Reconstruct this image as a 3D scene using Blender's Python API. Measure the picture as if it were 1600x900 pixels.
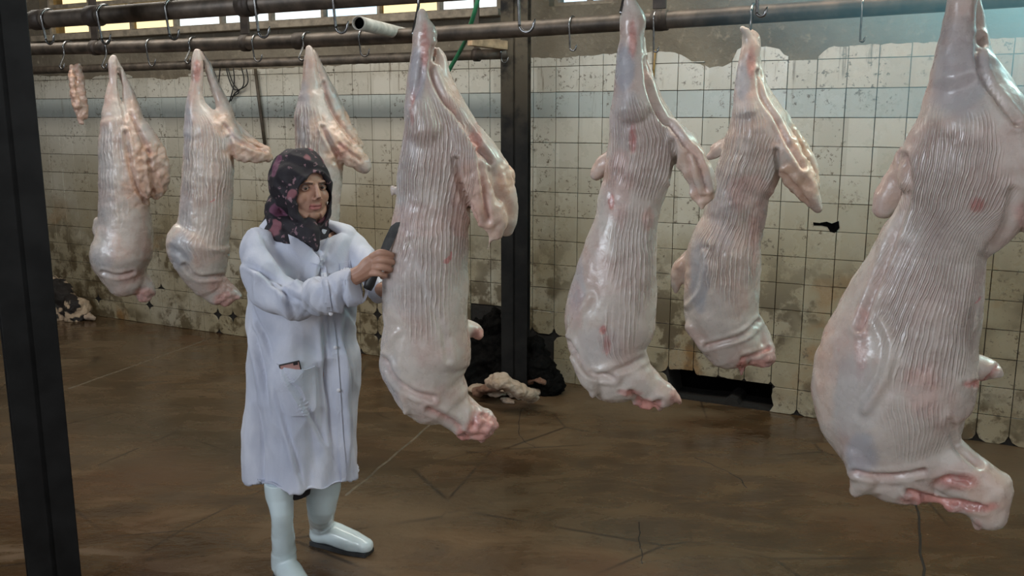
import bpy, bmesh, math, random
import numpy as np
from mathutils import Vector, Matrix, noise, bvhtree
random.seed(7); np.random.seed(7)
for o in list(bpy.data.objects): bpy.data.objects.remove(o)
SC = bpy.context.scene; COL = SC.collection
# ------------------------------------------------------------ camera
F_PX = 1410.0; TH = math.radians(10.72); H = 1.68
SLOPE = 0.508; PHI = math.atan(SLOPE)
cd = bpy.data.cameras.new('camera'); cam = bpy.data.objects.new('camera', cd); COL.objects.link(cam)
cd.sensor_width = 36; cd.lens = 36*F_PX/1600; cd.clip_start = .05
cam.location = (0, 0, H); cam.rotation_euler = (math.pi/2-TH, 0, 0)
SC.camera = cam
# ------------------------------------------------------------ world, lights, exposure
wd = bpy.data.worlds.new('sky'); SC.world = wd; wd.use_nodes = True
wn = wd.node_tree; wb = wn.nodes['Background']
wb.inputs[0].default_value = (.97, .98, 1.0, 1); wb.inputs[1].default_value = 1.7
def area(name, loc, to, sx, sy, power, col):
    l = bpy.data.lights.new(name, 'AREA'); l.shape = 'RECTANGLE'; l.size = sx; l.size_y = sy; l.energy = power; l.color = col
    o = bpy.data.objects.new(name, l); COL.objects.link(o); o.location = loc
    o.rotation_euler = (Vector(to)-Vector(loc)).to_track_quat('-Z', 'Y').to_euler(); return o
area('daylight_left_opening', (-3.6, -.4, 2.9), (-.2, 3.4, 1.3), 2.2, 1.4, 105, (.82, .90, 1.0))
area('glare_fill_light', (2.35, 3.15, 2.75), (1.2, 2.4, 1.7), .6, .6, 110, (.20, .62, 1.0))  # added blue lamp, feeds the glare volume and tints the right carcass
area('wall_fill_light', (-.9, 4.0, 3.36), (-.55, 4.9, 0), 7.5, .7, 150, (1.0, .95, .86)).rotation_euler[2] += 0  # added strip lamp to brighten wall and floor and rim the carcasses
bpy.data.objects['wall_fill_light'].rotation_euler = (math.radians(14), 0, -PHI)
SC.view_settings.view_transform = 'Standard'; SC.view_settings.look = 'None'
SC.view_settings.gamma = 1; SC.view_settings.use_curve_mapping = False
SC.view_settings.exposure = 0.12
# ------------------------------------------------------------ projection helpers (used to read positions off the photograph)
CT, ST = math.cos(TH), math.sin(TH)
def ray(u, v):
    x = (u-800)/F_PX; y = -(v-450)/F_PX
    return Vector((x, CT+y*ST, -ST+y*CT))
CAM = Vector((0, 0, H))
def P(u, v, c):                       # point on the vertical plane parallel to the tiled wall
    r = ray(u, v); return CAM + r*(c/(r.y+SLOPE*r.x))
def G(u, v, z=0):                     # point at height z
    r = ray(u, v); return CAM + r*((z-H)/r.z)
def proj(p):
    q = p-CAM; d = q.y*CT-q.z*ST; yy = q.y*ST+q.z*CT
    return 800+F_PX*q.x/d, 450-F_PX*yy/d
class Frame:                          # vertical plane facing the viewer's side of the shed, at a given horizontal distance
    def __init__(s, u0, v0, c=None, pos=None):
        p = pos or P(u0, v0, c); s.p = p
        s.ey = Vector((p.x, p.y, 0)).normalized(); s.ex = Vector((s.ey.y, -s.ey.x, 0)); s.D = p.dot(s.ey)
    def t(s, u, v, dy=0): r = ray(u, v); return (s.D+dy)/r.dot(s.ey)
    def Q(s, u, v, dy=0): return CAM + ray(u, v)*s.t(u, v, dy)
    def m(s, u, v, px, dy=0): return px*s.t(u, v, dy)/F_PX
# ------------------------------------------------------------ object helpers
def tag(o, label=None, cat=None, group=None, kind=None):
    if label: o['label'] = label
    if cat: o['category'] = cat
    if group: o['group'] = group
    if kind: o['kind'] = kind
    return o
def link(name, me, mat=None, parent=None, smooth=False):
    o = bpy.data.objects.new(name, me); COL.objects.link(o)
    if mat and not me.materials: me.materials.append(mat)
    if parent:
        o.parent = parent
    if smooth and len(me.polygons): me.polygons.foreach_set('use_smooth', [True]*len(me.polygons))
    return o
def empty(name, loc=(0, 0, 0), rz=0):
    o = bpy.data.objects.new(name, None); COL.objects.link(o); o.location = loc; o.rotation_euler = (0, 0, rz)
    o.empty_display_size = .1; return o
def mesh(name, vs, fs):
    me = bpy.data.meshes.new(name); me.from_pydata([tuple(v) for v in vs], [], fs); me.update(); return me
def bm_mesh(name, bm):
    bmesh.ops.recalc_face_normals(bm, faces=bm.faces)
    me = bpy.data.meshes.new(name); bm.to_mesh(me); bm.free(); return me
def shift(me, off):                   # world-space mesh -> local to a parent's location
    n = len(me.vertices); a = np.empty(n*3); me.vertices.foreach_get('co', a); a = a.reshape(-1, 3)-np.array(off)
    me.vertices.foreach_set('co', a.ravel()); me.update(); return me
def catmull(pts, n):
    pts = np.array(pts, float); out = []
    ext = np.vstack([2*pts[0]-pts[1], pts, 2*pts[-1]-pts[-2]])
    for i in range(len(pts)-1):
        p0, p1, p2, p3 = ext[i:i+4]
        for k in range(n):
            t = k/n
            out.append(.5*((2*p1)+(-p0+p2)*t+(2*p0-5*p1+4*p2-p3)*t*t+(-p0+3*p1-3*p2+p3)*t**3))
    out.append(pts[-1]); return np.array(out)
def add_ring_loft(bm, rings, cap=True):
    R = [[bm.verts.new(p) for p in r] for r in rings]; n = len(R[0])
    for a, b in zip(R[:-1], R[1:]):
        for i in range(n): bm.faces.new((a[i], a[(i+1) % n], b[(i+1) % n], b[i]))
    if cap: bm.faces.new(R[0][::-1]); bm.faces.new(R[-1])
def add_tube(bm, pts, r, seg=8, cap=True):
    """round tube through 3D points; r number or list"""
    pts = [Vector(p) for p in pts]; rings = []; prev = None
    for i, p in enumerate(pts):
        d = (pts[min(i+1, len(pts)-1)]-pts[max(i-1, 0)]).normalized()
        if prev is None:
            a = Vector((0, 0, 1)) if abs(d.z) < .9 else Vector((1, 0, 0)); a = (a-d*a.dot(d)).normalized()
        else: a = (prev-d*prev.dot(d)).normalized()
        prev = a; b = d.cross(a); rr = r[i] if isinstance(r, (list, tuple)) else r
        rings.append([p+a*rr*math.cos(2*math.pi*k/seg)+b*rr*math.sin(2*math.pi*k/seg) for k in range(seg)])
    add_ring_loft(bm, rings, cap)
def add_limb(bm, fr, pts, seg=24, n=5, ends=True):
    """pts: (u, v, dy, half width in photo pixels, half depth m): flattened tube lying in the frame's plane"""
    P_ = catmull(pts, n); C_ = []
    for (u, v, dy, r, d) in P_:
        C_.append([fr.Q(u, v, dy), fr.m(u, v, max(r, .3), dy), max(d, .002)])
    rings = []; N = len(C_)
    def ring(c, tan, w, d):
        tx, tz = tan.dot(fr.ex), tan.z
        side = (fr.ex*tz - Vector((0, 0, 1))*tx)
        side = side.normalized() if side.length > 1e-5 else fr.ex
        dep = tan.cross(side).normalized()
        return [c+side*w*math.cos(2*math.pi*k/seg)+dep*d*math.sin(2*math.pi*k/seg) for k in range(seg)]
    tans = [(C_[min(i+1, N-1)][0]-C_[max(i-1, 0)][0]).normalized() for i in range(N)]
    if ends:
        c, w, d = C_[0]; k = min(w, d)
        for a in (75, 50, 25): rings.append(ring(c-tans[0]*k*math.sin(math.radians(a)), tans[0], w*math.cos(math.radians(a)), d*math.cos(math.radians(a))))
    for i in range(N): rings.append(ring(C_[i][0], tans[i], C_[i][1], C_[i][2]))
    if ends:
        c, w, d = C_[-1]; k = min(w, d)
        for a in (25, 50, 75): rings.append(ring(c+tans[-1]*k*math.sin(math.radians(a)), tans[-1], w*math.cos(math.radians(a)), d*math.cos(math.radians(a))))
    add_ring_loft(bm, rings)
def add_blob(bm, c, rx, ry, rz, rot=None, seg=20):
    M = Matrix.Translation(c) @ (rot.to_4x4() if rot else Matrix()) @ Matrix.Diagonal((rx, ry, rz, 1))
    bmesh.ops.create_uvsphere(bm, u_segments=seg, v_segments=seg//2+2, radius=1, matrix=M)
def add_box(bm, c, sx, sy, sz, rot=None, bev=0):
    M = Matrix.Translation(c) @ (rot.to_4x4() if rot else Matrix()) @ Matrix.Diagonal((sx, sy, sz, 1))
    r = bmesh.ops.create_cube(bm, size=1, matrix=M)
    if bev:
        es = list({e for v in r['verts'] for e in v.link_edges})
        bmesh.ops.bevel(bm, geom=es, offset=bev, segments=2, affect='EDGES', profile=.5)
def remesh(bm, voxel, smooth=4, sf=.5):
    me = bm_mesh('tmp', bm); o = bpy.data.objects.new('tmp', me); COL.objects.link(o)
    m = o.modifiers.new('r', 'REMESH'); m.mode = 'VOXEL'; m.voxel_size = voxel
    if smooth: s = o.modifiers.new('s', 'SMOOTH'); s.iterations = smooth; s.factor = sf
    dg = bpy.context.evaluated_depsgraph_get(); out = bpy.data.meshes.new_from_object(o.evaluated_get(dg))
    bpy.data.objects.remove(o); bpy.data.meshes.remove(me); return out
def get_co(me):
    a = np.empty(len(me.vertices)*3); me.vertices.foreach_get('co', a); return a.reshape(-1, 3)
def get_no(me):
    a = np.empty(len(me.vertices)*3); me.vertices.foreach_get('normal', a); return a.reshape(-1, 3)
def set_co(me, a): me.vertices.foreach_set('co', a.ravel()); me.update()
def set_attr(me, name, vals):
    at = me.attributes.new(name, 'FLOAT', 'POINT'); at.data.foreach_set('value', np.asarray(vals, dtype=np.float32))
def np_proj(a):
    q = a-np.array(CAM); d = q[:, 1]*CT-q[:, 2]*ST; yy = q[:, 1]*ST+q[:, 2]*CT
    return 800+F_PX*q[:, 0]/d, 450-F_PX*yy/d
def nz(a, scale, oct_=3, seed=0.):
    return np.array([noise.fractal(Vector((p[0]*scale+seed, p[1]*scale, p[2]*scale)), 1.0, 2.0, oct_) for p in a])
def sm(x, a, b):
    t = np.clip((x-a)/(b-a), 0, 1); return t*t*(3-2*t)
# ------------------------------------------------------------ materials
class MT:
    def __init__(s, name, base=(.5, .5, .5), rough=.5, metal=0, spec=.5):
        s.m = bpy.data.materials.new(name); s.m.use_nodes = True; s.n = s.m.node_tree.nodes; s.l = s.m.node_tree.links
        s.b = s.n['Principled BSDF']; s.set('Base Color', base); s.set('Roughness', rough); s.set('Metallic', metal); s.set('Specular IOR Level', spec)
    def set(s, k, v):
        if isinstance(v, tuple) and len(v) == 3: v = (*v, 1)
        if hasattr(v, 'is_output') or isinstance(v, bpy.types.NodeSocket): s.l.new(v, s.b.inputs[k])
        else: s.b.inputs[k].default_value = v
    def node(s, t, **kw):
        n = s.n.new(t)
        for k, v in kw.items(): setattr(n, k, v)
        return n
    def inp(s, n, k, v):
        if isinstance(v, bpy.types.NodeSocket): s.l.new(v, n.inputs[k])
        else:
            if isinstance(v, tuple) and len(v) == 3 and n.inputs[k].type == 'RGBA': v = (*v, 1)
            n.inputs[k].default_value = v
    def pos(s): return s.node('ShaderNodeNewGeometry').outputs['Position']
    def obj(s): return s.node('ShaderNodeTexCoord').outputs['Object']
    def mapping(s, vec, scale=(1, 1, 1), rot=(0, 0, 0), loc=(0, 0, 0)):
        n = s.node('ShaderNodeMapping'); s.inp(n, 0, vec); n.inputs['Scale'].default_value = scale; n.inputs['Rotation'].default_value = rot; n.inputs['Location'].default_value = loc
        return n.outputs[0]
    def noise(s, vec, scale=5, detail=5, rough=.55, dist=0):
        n = s.node('ShaderNodeTexNoise'); s.inp(n, 'Vector', vec); n.inputs['Scale'].default_value = scale; n.inputs['Detail'].default_value = detail
        n.inputs['Roughness'].default_value = rough; n.inputs['Distortion'].default_value = dist; return n.outputs[0]
    def vor(s, vec, scale=5, feat='F1', out='Distance'):
        n = s.node('ShaderNodeTexVoronoi', feature=feat); s.inp(n, 'Vector', vec); n.inputs['Scale'].default_value = scale; return n.outputs[out]
    def math(s, op, a, b=0., c=None, clamp=False):
        n = s.node('ShaderNodeMath', operation=op, use_clamp=clamp); s.inp(n, 0, a); s.inp(n, 1, b)
        if c is not None: s.inp(n, 2, c)
        return n.outputs[0]
    def rng(s, v, a, b, c=0., d=1.):
        n = s.node('ShaderNodeMapRange', interpolation_type='SMOOTHSTEP'); s.inp(n, 0, v); n.inputs[1].default_value = a; n.inputs[2].default_value = b; n.inputs[3].default_value = c; n.inputs[4].default_value = d
        return n.outputs[0]
    def mix(s, f, a, b, blend='MIX'):
        n = s.node('ShaderNodeMix', data_type='RGBA', blend_type=blend); s.inp(n, 0, f)
        for k, v in ((6, a), (7, b)):
            if isinstance(v, tuple) and len(v) == 3: v = (*v, 1)
            s.inp(n, k, v)
        return n.outputs[2]
    def sep(s, v):
        n = s.node('ShaderNodeSeparateXYZ'); s.inp(n, 0, v); return n.outputs
    def attr(s, name): return s.node('ShaderNodeAttribute', attribute_name=name).outputs['Fac']
    def bump(s, h, strength=.4, dist=.01):
        n = s.node('ShaderNodeBump'); s.inp(n, 'Height', h); n.inputs['Strength'].default_value = strength; n.inputs['Distance'].default_value = dist
        s.l.new(n.outputs[0], s.b.inputs['Normal']); return n
def simple(name, base, rough=.5, metal=0, var=.25, scale=30, bump=.15):
    m = MT(name, base, rough, metal); n = m.noise(m.obj(), scale, 4)
    m.set('Base Color', m.mix(m.rng(n, .3, .7), tuple(c*(1-var) for c in base), tuple(min(1, c*(1+var)) for c in base)))
    if bump: m.bump(n, bump, .004)
    return m.m

def mat_tile():
    m = MT('glazed_tile', (.6, .55, .45), .3)
    w = m.mapping(m.pos(), rot=(0, 0, PHI)); X, Y, Z = m.sep(w)[0], None, m.sep(w)[2]
    cx = m.math('FLOOR', m.math('DIVIDE', X, TILE)); cz = m.math('FLOOR', m.math('DIVIDE', Z, TILE))
    cb = m.node('ShaderNodeCombineXYZ'); m.inp(cb, 0, cx); m.inp(cb, 1, cz)
    wn_ = m.node('ShaderNodeTexWhiteNoise', noise_dimensions='2D'); m.inp(wn_, 'Vector', cb.outputs[0]); rnd = wn_.outputs['Value']
    base = m.mix(rnd, (.47, .445, .38), (.59, .565, .495))
    # one band of pale grey-blue tiles
    band = m.math('MULTIPLY', m.rng(Z, BAND-.002, BAND-.001), m.rng(Z, BAND+TILE-.002, BAND+TILE-.001, 1, 0))
    base = m.mix(m.math('MULTIPLY', band, .75), base, (.38, .43, .42))
    n1 = m.noise(w, 1.3, 5, .6); n2 = m.noise(w, 9, 6, .65); n3 = m.noise(w, 38, 4, .7)
    low = m.rng(Z, 1.85, .75)                       # splashed dirt thickens toward the floor
    f = m.math('MULTIPLY', low, m.rng(n1, .25, .60))
    base = m.mix(m.math('MULTIPLY', low, .50), base, (.26, .22, .14)); base = m.mix(m.math('MULTIPLY', f, .66), base, (.23, .18, .09))
    lo2 = m.rng(Z, 1.15, .45)
    g = m.math('MULTIPLY', m.math('MULTIPLY', lo2, m.rng(n2, .42, .56)), m.rng(m.noise(w, 2.1, 3), .36, .52))
    base = m.mix(m.math('MULTIPLY', g, .85), base, (.07, .048, .022))
    rust = m.math('MULTIPLY', m.rng(m.noise(m.mapping(w, (1, 1, 1), loc=(5, 2, 7)), 2.6, 4), .58, .70), m.rng(Z, 1.2, .5))
    base = m.mix(m.math('MULTIPLY', rust, .6), base, (.26, .13, .04))
    sp = m.math('MULTIPLY', m.rng(n3, .57, .64), m.rng(m.noise(w, 4, 4), .42, .56))
    base = m.mix(m.math('MULTIPLY', sp, .8), base, (.10, .075, .05))
    drip = m.math('MULTIPLY', m.rng(m.noise(m.mapping(w, (26, 26, 2.2)), 1, 4, .6), .60, .72), m.rng(Z, 1.55, 2.05))
    base = m.mix(m.math('MULTIPLY', drip, .8), base, (.13, .09, .05))
    m.set('Base Color', base); m.set('Roughness', m.rng(n2, .3, .8, .22, .5)); m.bump(n2, .12, .004)
    return m.m
def mat_backing():
    m = MT('wall_plaster', (.2, .16, .11), .85)
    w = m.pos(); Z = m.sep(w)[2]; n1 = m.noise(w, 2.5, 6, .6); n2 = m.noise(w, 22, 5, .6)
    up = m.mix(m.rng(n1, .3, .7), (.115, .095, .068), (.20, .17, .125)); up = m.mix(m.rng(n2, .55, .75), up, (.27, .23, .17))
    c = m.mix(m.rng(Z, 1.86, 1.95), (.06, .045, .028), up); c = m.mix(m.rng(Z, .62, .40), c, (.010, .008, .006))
    m.set('Base Color', c); m.bump(m.math('ADD', n1, n2), .6, .02); return m.m
def mat_floor():
    m = MT('wet_concrete', (.1, .06, .03), .3)
    w = m.pos(); n1 = m.noise(w, .55, 6, .62, .4); n2 = m.noise(m.mapping(w, (1, 2.4, 1), (0, 0, .35)), 2.3, 7, .62, .6); n3 = m.noise(w, 14, 5, .6)
    c = m.mix(m.rng(n2, .28, .70), (.040, .021, .009), (.105, .060, .026))
    c = m.mix(m.rng(n1, .40, .66), c, (.125, .085, .048))
    c = m.mix(m.math('MULTIPLY', m.rng(m.noise(w, .9, 4), .50, .68), .7), c, (.085, .036, .014))
    c = m.mix(m.rng(n3, .58, .75, 0, .6), c, (.03, .02, .012))
    cr = m.math('SUBTRACT', 1.0, m.rng(m.vor(m.mapping(w, (1, 1, 1)), 1.1, 'DISTANCE_TO_EDGE'), .0, .010))
    cr = m.math('MULTIPLY', cr, m.rng(m.noise(w, 1.7, 3), .45, .6))
    nn = m.node('ShaderNodeTexNoise'); m.inp(nn, 'Vector', w); nn.inputs['Scale'].default_value = 3
    c = m.mix(m.math('MULTIPLY', cr, .8), c, (.015, .010, .007))
    # standing water: the puddled left front is glossier
    X, Y, Z = m.sep(w)
    wet = m.math('ADD', m.rng(n1, .62, .42), m.math('MULTIPLY', m.rng(X, 0, -1.5), 1.0), clamp=True)
    wet = m.math('MULTIPLY', wet, m.rng(n2, .70, .40))
    m.set('Base Color', m.mix(m.math('MULTIPLY', wet, .35), c, (.045, .028, .016)))
    m.set('Roughness', m.rng(wet, 0, 1, .48, .07)); m.set('Specular IOR Level', .5)
    rip = m.noise(m.mapping(w, (1, 1.6, 1)), 16, 3, .5)
    m.bump(m.math('ADD', m.math('MULTIPLY', n3, .5), m.math('ADD', m.math('MULTIPLY', rip, .45), m.math('MULTIPLY', n2, 1.2))), .32, .012)
    return m.m
def mat_flesh(name, pink, pale, stripes=26., warm=0.):
    m = MT(name, pale, .34); o = m.obj()
    n1 = m.noise(o, 5, 5, .6, .5); n2 = m.noise(o, 24, 5, .6); n3 = m.noise(m.mapping(o, (1, 1, .3)), 60, 4, .6)
    c = m.mix(m.rng(n1, .38, .72), pale, pink)
    c = m.mix(m.math('MULTIPLY', m.rng(n2, .5, .72), .35), c, (.66, .60, .55))
    c = m.mix(m.math('MULTIPLY', m.attr('m_blue'), .8), c, (.34, .36, .41))
    # thin skin muscle drawn into pale ridges
    ph = m.math('ADD', m.attr('stripe'), m.math('MULTIPLY', m.math('ADD', m.noise(m.mapping(o, (1, 1, .55)), 7, 4, .6), -.5), 4.2))
    s = m.math('SINE', m.math('MULTIPLY', ph, 6.2832)); s01 = m.math('MULTIPLY', m.rng(s, -.3, 1.0), m.rng(m.noise(m.mapping(o, (1, 1, .35)), 22, 3), .3, .6, .25, 1))
    ms = m.math('MULTIPLY', m.attr('m_stripe'), m.rng(m.noise(o, 7, 3), .32, .50, .45, 1))
    c = m.mix(m.math('MULTIPLY', ms, .72), c, m.mix(s01, (pink[0]*.66, pink[1]*.68, pink[2]*.68), (.72, .64, .57)))
    c = m.mix(m.math('MULTIPLY', m.attr('m_fat'), .85), c, m.mix(m.rng(n2, .35, .65), (.66, .40, .27), (.72, .52, .41)))
    bl = m.math('MULTIPLY', m.attr('m_red'), m.rng(n2, .30, .60, .35, 1))
    c = m.mix(m.math('MULTIPLY', bl, .92), c, m.mix(m.rng(n2, .38, .60), (.36, .03, .03), (.60, .28, .24)))
    ves = m.rng(m.noise(o, 13, 3, .5, 1.5), .75, .78)
    c = m.mix(m.math('MULTIPLY', ves, .55), c, (.50, .10, .10))
    m.set('Base Color', c); m.set('Roughness', m.rng(n2, .3, .7, .17, .38)); m.set('Specular IOR Level', .55)
    m.set('Subsurface Weight', .12); m.b.inputs['Subsurface Radius'].default_value = (.012, .005, .003); m.b.inputs['Subsurface Scale'].default_value = 1
    hgt = m.math('ADD', m.math('MULTIPLY', m.math('MULTIPLY', s01, ms), 1.0), m.math('ADD', m.math('MULTIPLY', n3, .18), m.math('MULTIPLY', n2, .35)))
    m.bump(hgt, .95, .006); return m.m
def mat_cloth(name, a, b, scale=9, bump=.25, rough=.8):
    m = MT(name, a, rough); o = m.obj(); n = m.noise(m.mapping(o, (1, 1, .6)), scale, 5, .55, .6); f = m.noise(o, 260, 2)
    m.set('Base Color', m.mix(m.rng(n, .3, .7), a, b)); m.bump(m.math('ADD', n, m.math('MULTIPLY', f, .08)), bump, .02)
    m.set('Sheen Weight', .1); return m.m
def mat_scarf():
    m = MT('patterned_scarf_cloth', (.01, .008, .012), .75); o = m.obj()
    d = m.node('ShaderNodeVectorMath', operation='ADD'); nn = m.node('ShaderNodeTexNoise'); m.inp(nn, 'Vector', o); nn.inputs['Scale'].default_value = 11
    m.inp(d, 0, o); sc_ = m.node('ShaderNodeVectorMath', operation='SCALE'); m.l.new(nn.outputs[1], sc_.inputs[0]); sc_.inputs['Scale'].default_value = .10; m.inp(d, 1, sc_.outputs[0])
    v = m.vor(d.outputs[0], 13); col = m.vor(d.outputs[0], 13, out='Color')
    f = m.rng(v, .40, .30); f2 = m.rng(m.sep(col)[0], .40, .46)
    c = m.mix(m.math('MULTIPLY', f, f2), (.012, .009, .014), m.mix(m.rng(m.sep(col)[1], .3, .7), (.13, .045, .085), (.22, .085, .10)))
    c = m.mix(m.math('MULTIPLY', m.rng(m.noise(o, 42, 3), .60, .66), .7), c, (.30, .17, .20))
    m.set('Base Color', c); m.bump(m.noise(o, 14, 4), .3, .015); return m.m
TILE = .1525; BAND = TILE*11
M_TILE = mat_tile(); M_BACK = mat_backing(); M_FLOOR = mat_floor()
def mat_steel():
    m = MT('grimy_steel', (.02, .018, .016), .45); w = m.pos(); n = m.noise(w, 7, 5, .6); Z = m.sep(w)[2]
    hi = m.math('MULTIPLY', m.rng(Z, 1.45, 2.15), m.rng(n, .30, .55))
    c = m.mix(m.rng(n, .35, .7), (.004, .004, .004), (.012, .011, .010)); c = m.mix(hi, c, (.085, .068, .046)); m.set('Specular IOR Level', .2); m.set('Roughness', .6)
    m.set('Base Color', c); m.bump(m.noise(w, 40, 4), .25, .004); return m.m
M_STEEL = mat_steel(); M_POST = simple('dark_painted_steel', (.007, .007, .007), .5, 0, .5, 9, .25); M_POST.node_tree.nodes['Principled BSDF'].inputs['Specular IOR Level'].default_value = .22
M_RAIL = simple('rusty_pipe', (.085, .066, .050), .50, .35, .45, 14, .35)
M_COLLAR = simple('pipe_collar_rust', (.045, .033, .025), .6, .3, .4, 20, .4)
M_HOOK = simple('bright_hook_steel', (.20, .20, .20), .25, .9, .3, 60, .05)
M_WOOD = simple('weathered_wood', (.36, .25, .15), .75, 0, .35, 18, .4)
M_FRAME = simple('window_frame_paint', (.24, .20, .15), .7, 0, .3, 18, .3)
M_CEIL = simple('ceiling_plaster', (.22, .19, .15), .9, 0, .2, 3, .2)
M_BLACK = simple('matt_black', (.003, .003, .003), 1, 0, .3, 20, 0); M_BLACK.node_tree.nodes['Principled BSDF'].inputs['Specular IOR Level'].default_value = 0
# ------------------------------------------------------------ room shell
def wall_loc(p):                       # world -> along wall (s), height
    return p.x*math.cos(PHI)-(p.y-5.78)*math.sin(PHI), p.z
WALL_O = Vector((0, 5.78, 0))
def Wp(s, z, n=0):                     # n>0 toward the viewer
    return WALL_O+Vector((math.cos(PHI), -math.sin(PHI), 0))*s+Vector((0, 0, z))+Vector((-math.sin(PHI), -math.cos(PHI), 0))*n
def uv2w(u, v): return wall_loc(P(u, v, 5.78))
S0, S1, ZT = -6.6, 5.4, 3.4
# windows read off the photograph: left run and right single
wl, wr = uv2w(66, 56)[0], uv2w(776, 14)[0]; w2l, w2r = uv2w(858, 12)[0], uv2w(966, 4)[0]
WZ0, WZ1 = 2.335, 3.02
hole = [uv2w(*p) for p in [(1044, 577), (1062, 577), (1086, 579), (1088, 586), (1108, 588), (1130, 590), (1165, 596), (1207, 601), (1205, 622), (1209, 636), (1203, 644), (1180, 640), (1155, 634), (1151, 625), (1140, 620), (1130, 627), (1090, 628), (1066, 626), (1050, 620)]]
hole = [(s, max(z, .012)) for s, z in hole]
def plate(name, outer, holes, t, mat):
    bm = bmesh.new(); 
    for loop in [outer]+holes:
        vs = [bm.verts.new((s, 0, z)) for s, z in loop]
        for i in range(len(vs)): bm.edges.new((vs[i], vs[(i+1) % len(vs)]))
    bmesh.ops.triangle_fill(bm, use_beauty=True, edges=bm.edges[:], normal=(0, -1, 0))
    r = bmesh.ops.extrude_face_region(bm, geom=bm.faces[:]); bmesh.ops.translate(bm, verts=[v for v in r['geom'] if isinstance(v, bmesh.types.BMVert)], vec=(0, t, 0))
    return link(name, bm_mesh(name, bm), mat)
rect = lambda a, b, c, d: [(a, c), (b, c), (b, d), (a, d)]
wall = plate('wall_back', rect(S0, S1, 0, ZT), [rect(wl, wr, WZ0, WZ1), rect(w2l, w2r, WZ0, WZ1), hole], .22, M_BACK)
wall.location = WALL_O; wall.rotation_euler = (0, 0, -PHI); tag(wall, kind='structure')
# black box behind the broken hole, its colour standing in for shade
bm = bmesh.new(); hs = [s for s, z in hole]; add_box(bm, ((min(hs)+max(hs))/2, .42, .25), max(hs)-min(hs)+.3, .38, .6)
v_ = link('hole_shade_box', bm_mesh('hole_shade_box', bm), M_BLACK, wall)
bm = bmesh.new(); add_box(bm, (0, 3.0, -.05), 18, 16, .1); fl = link('floor', bm_mesh('floor', bm), M_FLOOR); tag(fl, kind='structure')
bm = bmesh.new(); add_box(bm, (0, 3.6, ZT+.05), 14, 11, .1); ce = link('ceiling', bm_mesh('ceiling', bm), M_CEIL); tag(ce, kind='structure')
bm = bmesh.new(); add_box(bm, (-5.95, 3.6, ZT/2), .2, 10.2, ZT); lw = link('wall_left', bm_mesh('wall_left', bm), M_BACK); tag(lw, kind='structure')
bm = bmesh.new(); add_box(bm, (5.0, 1.5, ZT/2), .2, 3.4, ZT); rw = link('wall_right', bm_mesh('wall_right', bm), M_BACK); tag(rw, kind='structure')
bm = bmesh.new(); add_box(bm, (-.5, -3.3, .95), 11, .2, 1.9); add_box(bm, (-.5, -3.3, 3.2), 11, .2, .4); fw_ = link('front_light_blocker', bm_mesh('front_light_blocker', bm), M_BACK); tag(fw_, kind='structure')  # unseen wall added behind the camera to cut low light
# floor joints (raised and sunken seams)
def seam(name, uvs, w, h, mat):
    bm = bmesh.new(); pts = [G(u, v, .0) for u, v in uvs]; pp = catmull([list(p) for p in pts], 6)
    add_tube(bm, [Vector(p)+Vector((random.uniform(-.006, .006), random.uniform(-.006, .006), h)) for p in pp], w, 6); link(name, bm_mesh(name, bm), mat, fl, True)
M_SEAM = simple('seam_mortar', (.13, .10, .065), .6, 0, .3, 20, .3); M_GROOVE = simple('groove_dirt', (.02, .014, .01), .6, 0, .3, 20, .2)
seam('mortar_seam', [(108, 607), (200, 575), (330, 528)], .012, -.008, M_SEAM)
seam('mortar_seam', [(540, 775), (620, 708), (700, 640)], .012, -.008, M_SEAM)
seam('floor_groove', [(1432, 772), (1436, 830), (1444, 899), (1452, 960)], .007, -.004, M_GROOVE)
seam('floor_crack', [(1085, 716), (1105, 722), (1150, 745), (1168, 762)], .004, -.0022, M_GROOVE)
seam('floor_crack', [(815, 640), (812, 680), (838, 700)], .0035, -.0022, M_GROOVE)
seam('floor_crack', [(998, 815), (1000, 850), (1004, 880)], .0035, -.0022, M_GROOVE)
# tiles
TOPC = [(50, 118), (100, 119), (128, 121), (146, 124), (150, 119), (200, 117), (212, 121), (228, 119), (240, 121), (255, 125), (275, 124), (292, 117), (320, 112), (500, 104), (640, 96), (780, 92), (835, 90), (880, 91), (905, 88), (935, 86), (955, 84), (1000, 84), (1020, 80), (1055, 82), (1068, 88), (1085, 97), (1110, 106), (1128, 104), (1146, 97), (1149, 79), (1162, 74), (1200, 73), (1216, 75), (1226, 85), (1238, 93), (1252, 89), (1270, 91), (1282, 88), (1292, 74), (1340, 71), (1400, 68), (1470, 66), (1600, 58), (1750, 48)]
tc = [uv2w(*p) for p in TOPC]; tcs = [a for a, b in tc]; tcz = [b for a, b in tc]
def ztop(s): return float(np.interp(s, tcs, tcz))
def inside(s, z, poly):
    c = False; n = len(poly)
    for i in range(n):
        (x1, y1), (x2, y2) = poly[i], poly[(i+1) % n]
        if (y1 > z) != (y2 > z) and s < (x2-x1)*(z-y1)/(y2-y1)+x1: c = not c
    return c
gap = .0035; TH_T = .009; variants = []
soot = [uv2w(*p) for p in [(728, 505), (745, 500), (752, 492), (758, 499), (770, 488), (776, 494), (790, 486), (870, 545), (885, 600), (700, 600)]]
chips = [uv2w(*p) for p in [(148, 462), (165, 470), (189, 487), (246, 497), (267, 501), (290, 505), (345, 511), (372, 512), (367, 490), (345, 488), (232, 470), (560, 505), (585, 500), (583, 520), (562, 542), (1535, 680), (1575, 683), (1248, 648), (875, 518), (840, 520), (400, 445), (256, 440), (1085, 590), (1055, 590)]]
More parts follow.
